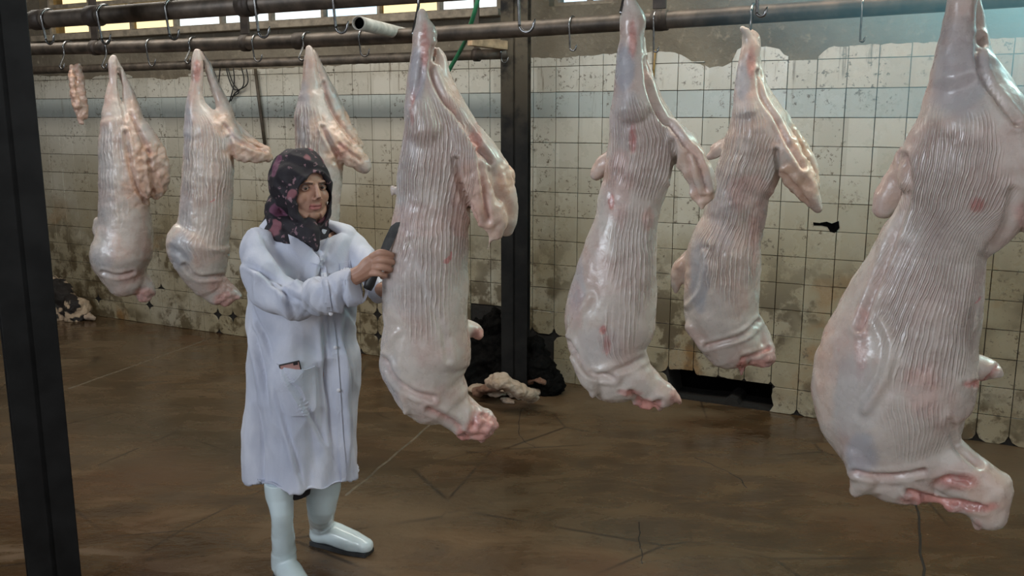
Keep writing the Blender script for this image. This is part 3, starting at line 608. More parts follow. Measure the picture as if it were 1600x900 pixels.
# very large carcass at the right edge
C7, fr7 = carcass((1504, -8), 2.6,
    [(117, 1453, 1560, .8), (150, 1444, 1580, .8), (187, 1430, 1606, .78), (233, 1418, 1618, .75), (280, 1411, 1612, .75), (327, 1407, 1588, .78), (364, 1397, 1545, .85), (400, 1375, 1535), (450, 1345, 1530), (500, 1318, 1523), (550, 1287, 1520), (600, 1276, 1515), (640, 1277, 1506), (670, 1292, 1499), (700, 1311, 1490), (725, 1330, 1478), (742, 1344, 1462)],
    [[(1504, -52, 0, 17, .025), (1504, -30, 0, 22, .03), (1503, 0, 0, 25, .04), (1496, 47, 0, 27, .05), (1492, 80, 0, 31, .06), (1500, 117, 0, 48, .08)],
     [(1520, -20, .06, 10, .02), (1528, 20, .06, 10, .025), (1530, 60, .06, 12, .035), (1538, 100, .05, 20, .05), (1560, 150, .04, 30, .07)],
     [(1590, 210, 0, 30, .07), (1612, 260, -.01, 34, .07), (1622, 310, -.01, 30, .05), (1618, 350, -.01, 20, .035)], [(1600, 320, -.02, 8, .02), (1594, 345, -.02, 5, .012)],
     [(1428, 235, .07, 18, .03), (1406, 275, .08, 21, .032), (1388, 308, .08, 23, .032), (1380, 325, .08, 17, .028)],
     [(1395, 350, .04, 8, .03), (1372, 400, .05, 14, .04), (1330, 480, .06, 20, .05), (1298, 560, .05, 20, .06), (1288, 630, .03, 14, .05), (1292, 660, .03, 8, .03)],
     [(1420, 690, 0, 55, .10), (1462, 712, 0, 48, .085), (1500, 738, 0, 40, .07), (1540, 760, 0, 35, .055)], [(1545, 770, 0, 30, .05), (1545, 800, 0, 26, .04)], [(1566, 752, 0, 14, .03), (1573, 768, 0, 8, .02)], [(1532, 790, 0, 12, .03), (1527, 815, 0, 6, .012), (1527, 824, 0, 3, .008)], [(1440, 760, 0, 16, .03), (1500, 782, 0, 16, .03), (1540, 800, 0, 14, .03)],
     [(1340, 700, -.05, 25, .06), (1350, 740, -.05, 24, .05), (1343, 758, -.05, 16, .035), (1337, 767, -.05, 10, .022)], [(1352, 756, -.04, 16, .03), (1400, 752, -.03, 18, .04), (1440, 745, -.02, 20, .04)],
     [(1500, 572, .06, 24, .05), (1530, 574, .07, 21, .04), (1552, 580, .07, 17, .03), (1560, 584, .07, 9, .02)]],
    [(1440, 778, 40, 12, 1), (1500, 790, 60, 9, 1), (1525, 600, 24, 8, .9), (1527, 820, 10, 10, .6), (1527, 320, 14, 14, .8), (1345, 530, 14, 60, .35), (1500, 752, 30, 14, .6), (1600, 335, 20, 30, .5), (1440, 610, 30, 50, .3)],
    [(1545, 770, 40, 50, .35), (1395, 290, 26, 44, .25), (1290, 580, 18, 90, .35)],
    [(1500, 120, 50, 90, .6), (1345, 710, 30, 34, .8), (1330, 620, 36, 80, .3)],
    [(1490, 300, 90, 130, 1), (1450, 480, 80, 130, .95), (1430, 670, 50, 50, .35)], 42, FL,
    'very large sheep carcass at the right edge of the photo', slant=.1, seed=34., creases=[([(1414, 246), (1420, 300), (1408, 345), (1386, 402), (1362, 462), (1342, 512)], 5, .012, .15), ([(1336, 738), (1362, 743), (1402, 744), (1444, 736)], 4, .011, .45), ([(1352, 640), (1382, 590), (1392, 540), (1378, 500)], 7, -.008, 0), ([(1420, 768), (1460, 780), (1500, 784), (1535, 792)], 4.5, .012, 1), ([(1462, 756), (1488, 748), (1512, 752)], 5, .010, .8), ([(1528, 60), (1534, 110), (1556, 150), (1590, 190)], 5, .010, .1), ([(1486, 660), (1500, 700), (1530, 728)], 5, .008, .1), ([(1568, 560), (1540, 596), (1520, 600)], 3, .006, .9), ([(1582, 300), (1572, 350), (1548, 385)], 6, .008, 0)], voxel=.0065)
chook(1503, -18, CA, va, 'steel hook holding the very large carcass at right')
# three far-left carcasses on the middle rail
C1, fr1 = carcass((177, 98), 3.66,
    [(197, 157, 212, .85), (220, 156, 222), (267, 156, 230), (313, 157, 231), (345, 157, 235), (360, 155, 237), (383, 148, 237), (402, 143, 236), (425, 156, 230), (440, 168, 228)],
    [[(178, 88, 0, 5, .01), (176, 100, 0, 8, .018), (176, 127, 0, 8, .02), (175, 150, 0, 11, .03), (178, 175, 0, 18, .05), (184, 200, 0, 26, .07)],
     [(180, 90, .03, 3, .01), (187, 108, .03, 5, .015), (196, 130, .03, 7, .02), (202, 152, .03, 10, .03), (208, 180, .02, 14, .05), (214, 210, .01, 16, .06)],
     [(200, 195, -.02, 14, .04), (207, 230, -.05, 17, .04), (216, 265, -.06, 19, .04), (224, 295, -.06, 15, .03), (228, 306, -.06, 9, .02)],
     [(216, 195, 0, 15, .04), (234, 230, -.02, 20, .04), (246, 268, -.02, 19, .04), (246, 296, -.02, 14, .03), (243, 307, -.02, 8, .02)],
     [(154, 345, .04, 7, .02), (151, 360, .04, 7, .02), (156, 375, .03, 6, .02)],
     [(200, 420, 0, 24, .06), (214, 438, 0, 20, .05), (224, 452, 0, 19, .04), (225, 464, 0, 11, .03)], [(232, 456, 0, 10, .02), (240, 457, 0, 7, .015)],
     [(158, 408, -.04, 14, .03), (172, 430, -.05, 12, .03), (182, 444, -.05, 8, .02), (184, 450, -.05, 6, .015)]],
    [(228, 462, 20, 16, .75), (205, 430, 20, 14, .2)], [(232, 270, 42, 62, .85), (208, 190, 14, 40, .5)], [(165, 300, 14, 130, .4), (160, 400, 20, 20, .5)],
    [(185, 225, 30, 40, .5), (180, 300, 30, 60, .3)], 14, FL2, 'leftmost sheep carcass, with a broad fatty tail hanging down its right side', seed=45., creases=[([(196, 208), (202, 250), (212, 288), (226, 314)], 3, .014, .1), ([(206, 180), (222, 215), (236, 240)], 3, .009, .3), ([(232, 235), (236, 270), (240, 300)], 2.5, .007, .1), ([(160, 425), (184, 431), (208, 426)], 2.5, .010, .1), ([(186, 110), (188, 150), (196, 185)], 2.5, .008, 0)], voxel=.0065)
chook(174, 108, CB, vb, 'steel hook holding the leftmost whole carcass')
C2, fr2 = carcass((308, 90), 3.66,
    [(173, 290, 328, .85), (197, 289, 352, .85), (220, 290, 360), (267, 286, 364), (313, 282, 362), (360, 278, 360), (376, 266, 359), (386, 263, 358), (407, 274, 356), (430, 288, 353), (444, 300, 352)],
    [[(309, 80, 0, 6, .012), (308, 95, 0, 9, .02), (308, 127, 0, 10, .025), (306, 150, 0, 13, .035), (308, 178, 0, 20, .05), (315, 205, 0, 28, .07)],
     [(314, 82, .03, 4, .01), (322, 96, .03, 5, .013), (332, 125, .03, 8, .022), (343, 152, .03, 10, .03), (352, 180, .02, 13, .04), (356, 210, .01, 15, .05)],
     [(350, 190, -.01, 12, .04), (362, 215, -.03, 17, .04), (374, 232, -.04, 18, .04), (394, 240, -.05, 14, .035), (412, 243, -.05, 12, .03), (419, 246, -.05, 8, .022)],
     [(366, 195, .02, 8, .02), (384, 216, .02, 10, .025), (400, 230, .01, 10, .025), (416, 236, 0, 7, .02)],
     [(318, 430, 0, 28, .06), (335, 450, 0, 24, .05), (350, 462, 0, 22, .04), (356, 468, 0, 13, .03)], [(362, 458, 0, 12, .025), (372, 462, 0, 7, .02)],
     [(285, 410, -.04, 16, .03), (300, 430, -.04, 12, .03), (312, 440, -.04, 9, .02)]],
    [(354, 470, 24, 14, .75), (346, 446, 24, 18, .35), (308, 112, 7, 18, .7)], [(392, 238, 44, 26, .85), (350, 190, 18, 24, .6)], [(282, 390, 18, 30, .8), (292, 200, 8, 60, .8), (290, 330, 12, 60, .5)],
    [(320, 260, 40, 80, .7), (320, 350, 40, 60, .3)], 18, FL2, 'second sheep carcass from the left, its tail sticking out toward the woman', slant=.1, seed=56., creases=[([(358, 215), (363, 240), (366, 262)], 3, .012, .1), ([(350, 195), (368, 218), (386, 226), (415, 236)], 2.6, .009, .3), ([(288, 414), (310, 433), (350, 431)], 2.8, .010, .1), ([(266, 388), (285, 398), (296, 420)], 4, .006, 0)], voxel=.0065)
chook(304, 100, CB, vb, 'steel hook holding the second carcass from the left')
C3, fr3 = carcass((483, 85), 3.66,
    [(155, 466, 508, .85), (183, 461, 520, .85), (213, 461, 534), (250, 462, 538), (300, 462, 534), (340, 460, 531), (380, 460, 528), (410, 462, 522)],
    [[(483, 74, 0, 6, .012), (484, 90, 0, 9, .02), (485, 127, 0, 13, .03), (485, 155, 0, 18, .045), (490, 185, 0, 28, .07)],
     [(490, 80, .03, 4, .01), (500, 108, .03, 6, .02), (511, 140, .03, 11, .03), (522, 170, .03, 14, .04), (536, 200, .02, 15, .04), (556, 228, .01, 12, .04)],
     [(508, 195, -.02, 16, .04), (524, 218, -.04, 20, .045), (545, 238, -.05, 19, .04), (562, 253, -.05, 17, .035), (571, 262, -.05, 13, .03)],
     [(490, 420, 0, 30, .06), (505, 440, 0, 20, .04), (512, 450, 0, 12, .03)]],
    [(534, 236, 12, 14, .5), (510, 448, 20, 12, .6)], [(545, 240, 40, 34, .9), (540, 200, 26, 34, .8), (500, 200, 20, 22, .4)], [(474, 180, 12, 60, .8)],
    [(480, 215, 26, 50, 1)], 15, FL2, 'sheep carcass hanging directly behind the woman, mostly hidden', seed=67., creases=[([(504, 200), (516, 224), (528, 244)], 3, .012, .2), ([(506, 130), (512, 160), (528, 190), (552, 222)], 2.6, .009, .35), ([(530, 225), (548, 240), (562, 250)], 2.5, .006, .3)], voxel=.0065)
chook(481, 96, CB, vb, 'steel hook holding the carcass behind the woman')
# strip of trimmed fat on the far-left hook
fr0 = Frame(118, 130, c=3.66); bm = bmesh.new()
add_limb(bm, fr0, [(112, 104, 0, 4, .01), (113, 120, 0, 5, .015), (116, 150, 0, 6, .018), (124, 175, 0, 7, .015), (127, 192, 0, 4, .01)], 12)
add_limb(bm, fr0, [(122, 102, 0, 5, .012), (124, 120, 0, 7, .018), (127, 145, 0, 7, .02), (132, 165, 0, 6, .015), (134, 184, 0, 4, .01)], 12)
add_limb(bm, fr0, [(111, 112, -.02, 4, .01), (114, 140, -.02, 4, .012), (121, 165, -.02, 6, .015)], 12)
me = remesh(bm, .005, 3); a = get_co(me); a += get_no(me)*(nz(a, 38, 3)*.008)[:, None]; set_co(me, a)
p0 = fr0.Q(112, 104); shift(me, p0)
for k_ in ('stripe', 'm_stripe', 'm_red', 'm_blue'): set_attr(me, k_, np.zeros(len(a)) + (.12 if k_ == 'm_red' else 0))
set_attr(me, 'm_fat', np.ones(len(a))*.9)
o = link('meat_strip', me, FL2, None, True); o.location = p0; tag(o, 'small ragged strip of pale fat on the far-left hook', 'meat')
chook(108, 109, CB, vb, 'steel hook holding the small fat strip at far left')

# ------------------------------------------------------------ woman
M_COAT = mat_cloth('white_coat_cloth', (.42, .45, .55), (.56, .58, .66), 7, .35)
M_SCARF = mat_scarf()
M_DARKCL = simple('dark_skirt_cloth', (.012, .011, .014), .9, 0, .3, 30, .2)
M_BOOT = simple('white_boot_rubber', (.56, .66, .69), .16, 0, .06, 6, .03); M_SOLE = simple('boot_sole_rubber', (.03, .032, .035), .6, 0, .3, 20, .1)
M_BTN = simple('button_plastic', (.62, .62, .66), .35, 0, .05, 20, 0)
M_EYE = simple('eye_white', (.34, .29, .27), .25, 0, .03, 10, 0); M_IRIS = simple('dark_iris', (.02, .012, .008), .1, 0, .1, 10, 0)
def mat_skin():
    m = MT('skin', (.42, .25, .18), .48); o = m.obj(); n = m.noise(o, 18, 4)
    c = m.mix(m.rng(n, .3, .7), (.36, .19, .13), (.46, .27, .195)); c = m.mix(m.attr('lip'), c, (.36, .12, .11)); c = m.mix(m.attr('brow'), c, (.035, .02, .015))
    m.set('Base Color', c); m.set('Subsurface Weight', .1); m.b.inputs['Subsurface Radius'].default_value = (.01, .004, .002); m.b.inputs['Subsurface Scale'].default_value = 1
    m.bump(m.noise(o, 160, 3), .15, .002); return m.m
M_SKIN = mat_skin()
r_ = ray(475, 400); hv = Vector((r_.x, r_.y, 0)).normalized(); fw = Frame(475, 400, pos=hv*3.25)
W0 = Vector((fw.p.x, fw.p.y, 0)); woman = empty('person', W0)
tag(woman, 'woman in a white coat, patterned dark headscarf and white boots reaching right with a knife', 'person')
def wpart(name, me, mat, smooth=True, parent=None):
    shift(me, W0); return link(name, me, mat, parent or woman, smooth)
edge = fr4.Q(612, 372, -.035); DW = edge.dot(fw.ey)-fw.D - .012        # depth of the knife just in front of the carcass' left flank
# coat
bm = bmesh.new()
rows = [(346, 452, 500, .06, -.06), (353, 440, 514, .075, -.06), (361, 416, 530, .09, -.06), (371, 398, 548, .105, -.06), (390, 388, 562, .12, -.06), (420, 388, 561, .13, -.06), (460, 391, 556, .13, -.06), (505, 390, 552, .13, -.06), (540, 388, 556, .14, -.06), (570, 386, 563, .15, -.06), (620, 388, 560, .155, -.06), (680, 389, 560, .165, -.06), (720, 389, 563, .172, -.06), (742, 390, 564, .174, -.06)]
add_limb(bm, fw, [((l+r)/2, v, dy, (r-l)/2, d) for v, l, r, d, dy in rows], 48, 5, ends=False)
add_limb(bm, fw, [(410, 372, -.09, 22, .07), (404, 392, -.12, 25, .08), (410, 425, -.18, 30, .08), (426, 455, -.23, 32, .075), (450, 470, -.28, 31, .07), (485, 467, -.34, 29, .06), (522, 457, DW+.06, 27, .055), (548, 449, DW+.02, 28, .052), (561, 446, DW, 29, .050)], 24, 5, ends=False)
add_limb(bm, fw, [(538, 376, -.04, 20, .06), (556, 393, -.08, 19, .06), (574, 416, -.15, 18, .055), (583, 438, -.20, 15, .05), (590, 450, -.25, 13, .042), (597, 453, DW+.19, 12, .04)], 20, 5, ends=False)
add_limb(bm, fw, [(500, 344, -.05, 9, .04), (520, 352, -.05, 11, .05), (542, 366, -.05, 12, .06)], 16)
me = remesh(bm, .0065, 3, .5); a = get_co(me); no = get_no(me); U, V = np_proj(a)
vert = np.array([noise.fractal(Vector((p[0]*7, p[1]*7, p[2]*1.3)), 1, 2, 3) for p in a])
ridge = 1-np.abs(nz(a*np.array([1, 1, .8]), 6.5, 2, 4.))*2.2
skirtm = sm(V, 520, 600)*1.0
armm = (1-sm(np.abs(V-440), 50, 110))
a += no*((vert*.030*skirtm+vert*.010) + (ridge-.55)*.014*np.clip(1-skirtm*.6, 0, 1))[:, None]
# elbow creases and waist pull
for (cu, cv, ang_, L_, dpt) in [(432, 446, 40, 46, .012), (446, 462, 70, 40, .010), (420, 430, 25, 50, .010), (470, 452, 100, 30, .007), (500, 452, 95, 30, .007), (425, 395, 60, 40, .008), (535, 455, 100, 28, .006), (540, 480, 60, 60, .008), (500, 430, 110, 60, .008), (410, 520, 70, 60, .010), (405, 560, 80, 80, .012), (515, 600, 85, 120, .010), (480, 640, 60, 90, .008), (455, 690, 75, 90, .009), (545, 560, 85, 100, .012), (548, 690, 86, 90, .012), (398, 690, 88, 120, .012)]:
    t = math.radians(ang_); du, dv = U-cu, V-cv; al = du*math.cos(t)+dv*math.sin(t); ac = -du*math.sin(t)+dv*math.cos(t)
    front = (no@np.array(fw.ey)) < .1
    w = np.exp(-(al/L_)**2*1.6)*front; a += no*(-1.35*dpt*np.exp(-(ac/3.2)**2)*w + dpt*.9*np.exp(-((ac-7)/5.)**2)*w)[:, None]
set_co(me, a)
coat_bvh = bvhtree.BVHTree.FromPolygons([Vector(p) for p in a], [tuple(p.vertices) for p in me.polygons])
wpart('lab_coat', me, M_COAT); coat = bpy.data.objects['lab_coat']
def hit(u, v, off):
    d = ray(u, v).normalized(); h = coat_bvh.ray_cast(CAM, d)
    if h[0] is None: h = coat_bvh.find_nearest(fw.Q(u, v, -.2))
    return h[0]-d*off
def patch(name, uv, off, mat, parent, cuts=9, th=.004):
    bm = bmesh.new(); vs = [bm.verts.new((u, v, 0)) for u, v in uv]
    es = [bm.edges.new((vs[i], vs[(i+1) % len(vs)])) for i in range(len(vs))]
    bmesh.ops.triangle_fill(bm, use_beauty=True, edges=es); bmesh.ops.subdivide_edges(bm, edges=bm.edges[:], cuts=cuts, use_grid_fill=True)
    for _ in range(2): bmesh.ops.smooth_vert(bm, verts=[v for v in bm.verts if not v.is_boundary], factor=.5, use_axis_x=True, use_axis_y=True)
    for v in bm.verts: v.co = hit(v.co.x, v.co.y, off)
    r = bmesh.ops.extrude_face_region(bm, geom=bm.faces[:]); bmesh.ops.translate(bm, verts=[v for v in r['geom'] if isinstance(v, bmesh.types.BMVert)], vec=fw.ey*(th+off*.6))
    return wpart(name, bm_mesh(name, bm), mat, False, parent)
patch('pocket', [(431, 569), (446, 575), (462, 578), (478, 578), (492, 573), (494, 600), (494, 640), (480, 650), (455, 650), (434, 645), (431, 610)], .0125, M_COAT, coat)
patch('pocket', [(531, 411), (547, 407), (549, 422), (548, 436), (533, 438)], .004, M_COAT, coat)
patch('lapel', [(450, 366), (468, 374), (484, 386), (499, 403), (501, 414), (484, 410), (466, 400), (454, 384)], .017, M_COAT, coat)
patch('lapel', [(497, 364), (504, 358), (512, 360), (517, 368), (510, 374), (503, 384), (499, 392), (496, 378)], .017, M_COAT, coat)
patch('placket', [(499, 400), (507, 398), (512, 440), (518, 480), (524, 520), (528, 560), (531, 600), (536, 680), (543, 757), (535, 760), (528, 690), (523, 610), (519, 560), (515, 520), (509, 480), (503, 440)], .0055, M_COAT, coat, 5)
for (u, v) in [(508, 432), (517, 490), (524, 543), (529, 610)]:
    p = hit(u, v, .009); bm = bmesh.new(); add_blob(bm, p, .007, .003, .007, None, 12); wpart('button', bm_mesh('button', bm), M_BTN, True, coat)
# cuff rim
bm = bmesh.new(); c_ = fw.Q(561, 446, DW); w_ = fw.m(561, 446, 29, DW); tan = (fw.Q(561, 446, DW)-fw.Q(548, 449, DW+.02)).normalized(); side = Vector((0, 0, 1)); side = (side-tan*side.dot(tan)).normalized(); dep = tan.cross(side)
add_tube(bm, [c_-tan*.012+side*w_*.93*math.cos(k*math.pi/12)+dep*.047*math.sin(k*math.pi/12) for k in range(25)], .0045, 6, False); wpart('cuff', bm_mesh('cuff', bm), M_COAT, True, coat)
# body: head, neck, torso, arms, hands, legs (clothed parts are plain)
HC = fw.Q(475, 293, -.10); yaw = math.radians(29); f = (-fw.ey*math.cos(yaw)+fw.ex*math.sin(yaw)); f = (f+Vector((0, 0, -.10))).normalized(); rr_ = f.cross(Vector((0, 0, 1))).normalized(); up = rr_.cross(f)
HR = Matrix((rr_, f, up)).transposed()       # local x right of her, y forward, z up
def hl(x, y, z): return HC+HR@Vector((x, y, z))
bm = bmesh.new()
add_blob(bm, hl(0, -.015, .02), .074, .092, .092, HR, 32); add_blob(bm, hl(0, .018, -.03), .065, .066, .080, HR, 32)
add_blob(bm, hl(0, .048, -.083), .030, .030, .022, HR, 20)
for s in (-1, 1):
    add_blob(bm, hl(s*.037, .050, -.024), .026, .025, .030, HR, 16)       # cheek
    add_tube(bm, [hl(s*.012, .079, .027), hl(s*.030, .075, .030), hl(s*.046, .060, .024)], [.005, .006, .005], 10)   # brow ridge
    add_blob(bm, hl(s*.010, .090, -.024), .0075, .009, .0065, HR, 12)     # nostril wing
    add_tube(bm, [hl(s*.058, .02, -.045), hl(s*.045, .045, -.072), hl(s*.02, .062, -.088)], [.018, .017, .016], 10)  # jaw
add_tube(bm, [hl(0, .079, .024), hl(0, .089, .006), hl(0, .096, -.010), hl(0, .100, -.019)], [.0065, .007, .0085, .0088], 12)
add_tube(bm, [hl(-.023, .072, -.049), hl(-.010, .081, -.046), hl(0, .083, -.047), hl(.010, .081, -.046), hl(.023, .072, -.049)], [.003, .006, .006, .006, .003], 8)
add_tube(bm, [hl(-.020, .072, -.055), hl(-.008, .080, -.058), hl(.008, .080, -.058), hl(.020, .072, -.055)], [.003, .0065, .0065, .003], 8)
add_tube(bm, [hl(0, -.02, -.05), hl(0, -.035, -.12), hl(0, -.05, -.19)], [.055, .052, .06], 20)
hm = remesh(bm, .0026, 2, .5); a = get_co(hm); no = get_no(hm); loc = (a-np.array(HC))@np.array(HR)
for s in (-1, 1):
    d2 = ((loc[:, 0]-s*.031)/.017)**2+((loc[:, 2]-.010)/.011)**2; a += np.array(-HR.col[1])*(np.exp(-d2)*.010*(loc[:, 1] > 0))[:, None]
    d2 = ((loc[:, 0]-s*.010)/.0035)**2+((loc[:, 2]+.030)/.003)**2; a += np.array(HR.col[2])*(np.exp(-d2)*.003*(loc[:, 1] > .08))[:, None]
# mouth line
d2 = ((loc[:, 2]+.0515)/.0022)**2; a += np.array(-HR.col[1])*(np.exp(-d2)*.004*(np.abs(loc[:, 0]) < .022)*(loc[:, 1] > .05))[:, None]
set_co(hm, a); loc = (a-np.array(HC))@np.array(HR)
lip = (np.abs(loc[:, 0]) < .023)*np.exp(-((loc[:, 2]+.052)/.0105)**4)*(loc[:, 1] > .069)
brow = sum(np.exp(-((loc[:, 2]-(.030-6*(np.abs(loc[:, 0])-.032)**2-.002))/.0042)**4)*(np.abs(loc[:, 0]-s*.032) < .021) for s in (-1, 1))*(loc[:, 1] > .03)
# hands
HY = DW-.004
def mh(bm, pts): add_limb(bm, fw, pts, 12, 5)
bm = bmesh.new()
mh(bm, [(535, 440, HY+.03, 15, .026), (552, 433, HY+.012, 14, .024), (566, 426, HY, 14, .022), (577, 418, HY-.006, 17, .019), (586, 412, HY-.010, 17, .016)])
for (pts) in ([(582, 401, HY-.014, 6.3, .0105), (594, 395, HY-.030, 6, .010), (606, 397, HY-.027, 5.6, .009), (613, 400, HY-.008, 5, .0085), (609, 404, HY+.010, 4.6, .008)],
              [(583, 410, HY-.014, 6.3, .0105), (595, 406, HY-.033, 6, .010), (607, 408, HY-.030, 5.6, .0095), (615, 411, HY-.010, 5, .0085), (609, 415, HY+.008, 4.6, .008)],
              [(582, 419, HY-.014, 6.0, .0105), (593, 417, HY-.032, 5.8, .010), (604, 419, HY-.029, 5.4, .009), (610, 422, HY-.010, 4.8, .008), (604, 425, HY+.008, 4.4, .008)],
              [(578, 427, HY-.012, 5.4, .010), (588, 427, HY-.028, 5.0, .009), (597, 429, HY-.025, 4.6, .008), (602, 431, HY-.010, 4.2, .0075), (597, 433, HY+.006, 4, .007)],
              [(572, 412, HY+.006, 7, .012), (582, 402, HY+.018, 6, .011), (594, 398, HY+.020, 5.5, .010), (603, 394, HY+.012, 4.8, .009)]): mh(bm, pts)
hand = remesh(bm, .0019, 2, .45)
bm = bmesh.new(); FY = DW+.17     # far hand pressed against the carcass' hidden side
mh(bm, [(596, 452, FY+.02, 11, .022), (606, 453, FY, 11, .02), (616, 454, FY-.01, 13, .014), (624, 454, FY-.012, 13, .012)])
for k, (dv, L_) in enumerate([(-10, 16), (-3.5, 20), (3.5, 18), (10, 13)]): mh(bm, [(622, 454+dv, FY-.012, 4, .008), (630+L_*.2, 453+dv*1.15, FY-.02, 3.8, .0075), (626+L_, 454+dv*1.2, FY-.02, 3, .006)])
mh(bm, [(610, 446, FY-.004, 4.5, .009), (617, 437, FY-.012, 4.2, .009), (624, 432, FY-.016, 3.4, .007)])
hand2 = remesh(bm, .0026, 2, .45)
bm = bmesh.new()
add_limb(bm, fw, [(478, 345, -.08, 22, .05), (476, 362, -.07, 50, .07), (474, 400, -.06, 60, .09), (474, 470, -.06, 52, .09), (474, 540, -.06, 62, .10), (474, 600, -.06, 66, .10)], 20, 4)
add_limb(bm, fw, [(404, 390, -.12, 14, .035), (408, 425, -.18, 15, .035), (428, 454, -.23, 14, .03), (450, 468, -.28, 13, .03), (485, 466, -.34, 13, .03), (520, 452, DW+.06, 13, .028), (540, 442, DW+.02, 12, .026)], 14, 4)
add_limb(bm, fw, [(540, 380, -.05, 12, .035), (574, 417, -.15, 11, .03), (585, 443, -.22, 9, .028), (597, 453, DW+.18, 9, .025)], 14, 4)
add_limb(bm, fw, [(444, 590, -.07, 28, .06), (438, 700, -.10, 20, .05), (438, 790, -.15, 13, .03)], 14, 4)
add_limb(bm, fw, [(510, 590, -.03, 32, .08), (506, 700, -.02, 24, .055), (502, 800, 0, 15, .04)], 14, 4)
rest = remesh(bm, .012, 2)
bmj = bmesh.new(); nverts = []
for m_ in (hm, hand, hand2, rest): bmj.from_mesh(m_)
body = bpy.data.meshes.new('body'); bmj.to_mesh(body); bmj.free(); nb = len(body.vertices)
z_ = np.zeros(nb); z_[:len(lip)] = lip; set_attr(body, 'lip', z_); z_ = np.zeros(nb); z_[:len(brow)] = np.clip(brow, 0, 1)*.85; set_attr(body, 'brow', z_)
wpart('body', body, M_SKIN); bodyo = bpy.data.objects['body']
for s in (-1, 1):
    e = hl(s*.031, .062, .010); look = (f*.8+rr_*.30+Vector((0, 0, -.15))).normalized()
    bm = bmesh.new(); add_blob(bm, e, .0115, .0115, .0115, HR, 20); wpart('eye', bm_mesh('eye', bm), M_EYE, True, bodyo)
    bm = bmesh.new(); add_blob(bm, e+look*.0068, .0064, .0064, .0064, HR, 14); wpart('iris', bm_mesh('iris', bm), M_IRIS, True, bodyo)
    for (zz, r0) in ((.0055, .0030), (-.0065, .0022)):
        bm = bmesh.new(); add_tube(bm, [hl(s*.031+k*.0135/3, .0725-abs(k)*.0022, .010+zz*(1-(k/3.4)**2)) for k in (-3, -2, -1, 0, 1, 2, 3)], r0, 8)
        me_ = bm_mesh('eyelid', bm); set_attr(me_, 'lip', np.zeros(len(me_.vertices))); set_attr(me_, 'brow', np.ones(len(me_.vertices))*(.55 if zz > 0 else .1)); wpart('eyelid', me_, M_SKIN, True, bodyo)
# headscarf
bm = bmesh.new(); N1, N2 = 56, 40; V_ = {}
def hood(lon, lat):
    x = math.sin(lon)*math.cos(lat); y = math.cos(lon)*math.cos(lat); z = math.sin(lat)
    rx, ry, rz = .099, (.098 if y > 0 else .135), (.118 if z > 0 else .125)
    return Vector((x*rx, -.018+y*ry, .015+z*rz))
for i in range(N1):
    for j in range(N2+1):
        p = hood(2*math.pi*i/N1, -math.pi/2*.9+math.pi*.95*j/N2); V_[i, j] = bm.verts.new(hl(*p)); V_[i, j].index = 0
        V_[i, j, 'l'] = p
for i in range(N1):
    for j in range(N2):
        q = [(i, j), ((i+1) % N1, j), ((i+1) % N1, j+1), (i, j+1)]; c = sum((V_[a_[0], a_[1], 'l'] for a_ in q), Vector())/4
        if c.y > .0 and ((c.x/.069)**2+((c.z+.030)/.096)**2) < 1: continue
        bm.faces.new([V_[a_] for a_ in q])
bmesh.ops.recalc_face_normals(bm, faces=bm.faces)
r = bmesh.ops.solidify(bm, geom=bm.faces[:], thickness=.010)
ring = [hl(.069*math.sin(k*math.pi/16), .060+.018*math.cos(k*math.pi/16)**2*1+(.006 if k in range(12, 21) else 0), -.030+.094*math.cos(k*math.pi/16)) for k in range(33)]
add_tube(bm, ring, .009, 10, False)
ring3 = [hl(.073*math.sin(k*math.pi/16), .052, -.030+.097*math.cos(k*math.pi/16)) for k in range(33)]; add_tube(bm, ring3, .012, 10, False)
ring2 = [hl(.080*math.sin(k*math.pi/16), .045, -.028+.104*math.cos(k*math.pi/16)) for k in range(33)]; add_tube(bm, ring2, .009, 10, False)
for (cz, rx, ry, y0, t, tl) in [(-.122, .078, .082, -.022, .020, .10), (-.137, .092, .092, -.028, .021, .25), (-.150, .105, .100, -.036, .020, .35)]:
    add_tube(bm, [hl(rx*math.sin(k*math.pi/16), y0+ry*math.cos(k*math.pi/16), cz-tl*.08*math.cos(k*math.pi/16)) for k in range(33)], t, 12, False)
add_limb(bm, fw, [(478, 356, -.16, 22, .03), (485, 366, -.185, 17, .028), (490, 376, -.195, 10, .022), (494, 388, -.205, 4, .010)], 16)
add_limb(bm, fw, [(430, 318, -.06, 14, .05), (428, 334, -.06, 13, .05), (436, 346, -.08, 14, .05), (460, 356, -.13, 14, .04), (482, 366, -.17, 11, .03)], 16)
add_limb(bm, fw, [(464, 338, -.02, 32, .07), (466, 350, -.04, 36, .06)], 20)
me = remesh(bm, .0042, 3, .5); a = get_co(me); no = get_no(me)
fold = 1-np.abs(np.array([noise.fractal(Vector((p[0]*9, p[1]*9, p[2]*15+p[0]*6)), 1, 2, 2) for p in a]))*2
a += no*((fold-.5)*.007+nz(a, 30, 2)*.0015)[:, None]; set_co(me, a)
wpart('headscarf', me, M_SCARF)
# dark skirt showing under the coat hem
bm = bmesh.new(); add_limb(bm, fw, [(462, 690, -.06, 50, .08), (458, 725, -.07, 42, .08), (452, 752, -.095, 34, .072), (450, 772, -.10, 33, .072)], 28, 4, ends=False)
me = remesh(bm, .009, 2); a = get_co(me); a += get_no(me)*(nz(a*np.array([1, 1, .2]), 12, 2)*.008)[:, None]; set_co(me, a); wpart('skirt', me, M_DARKCL)
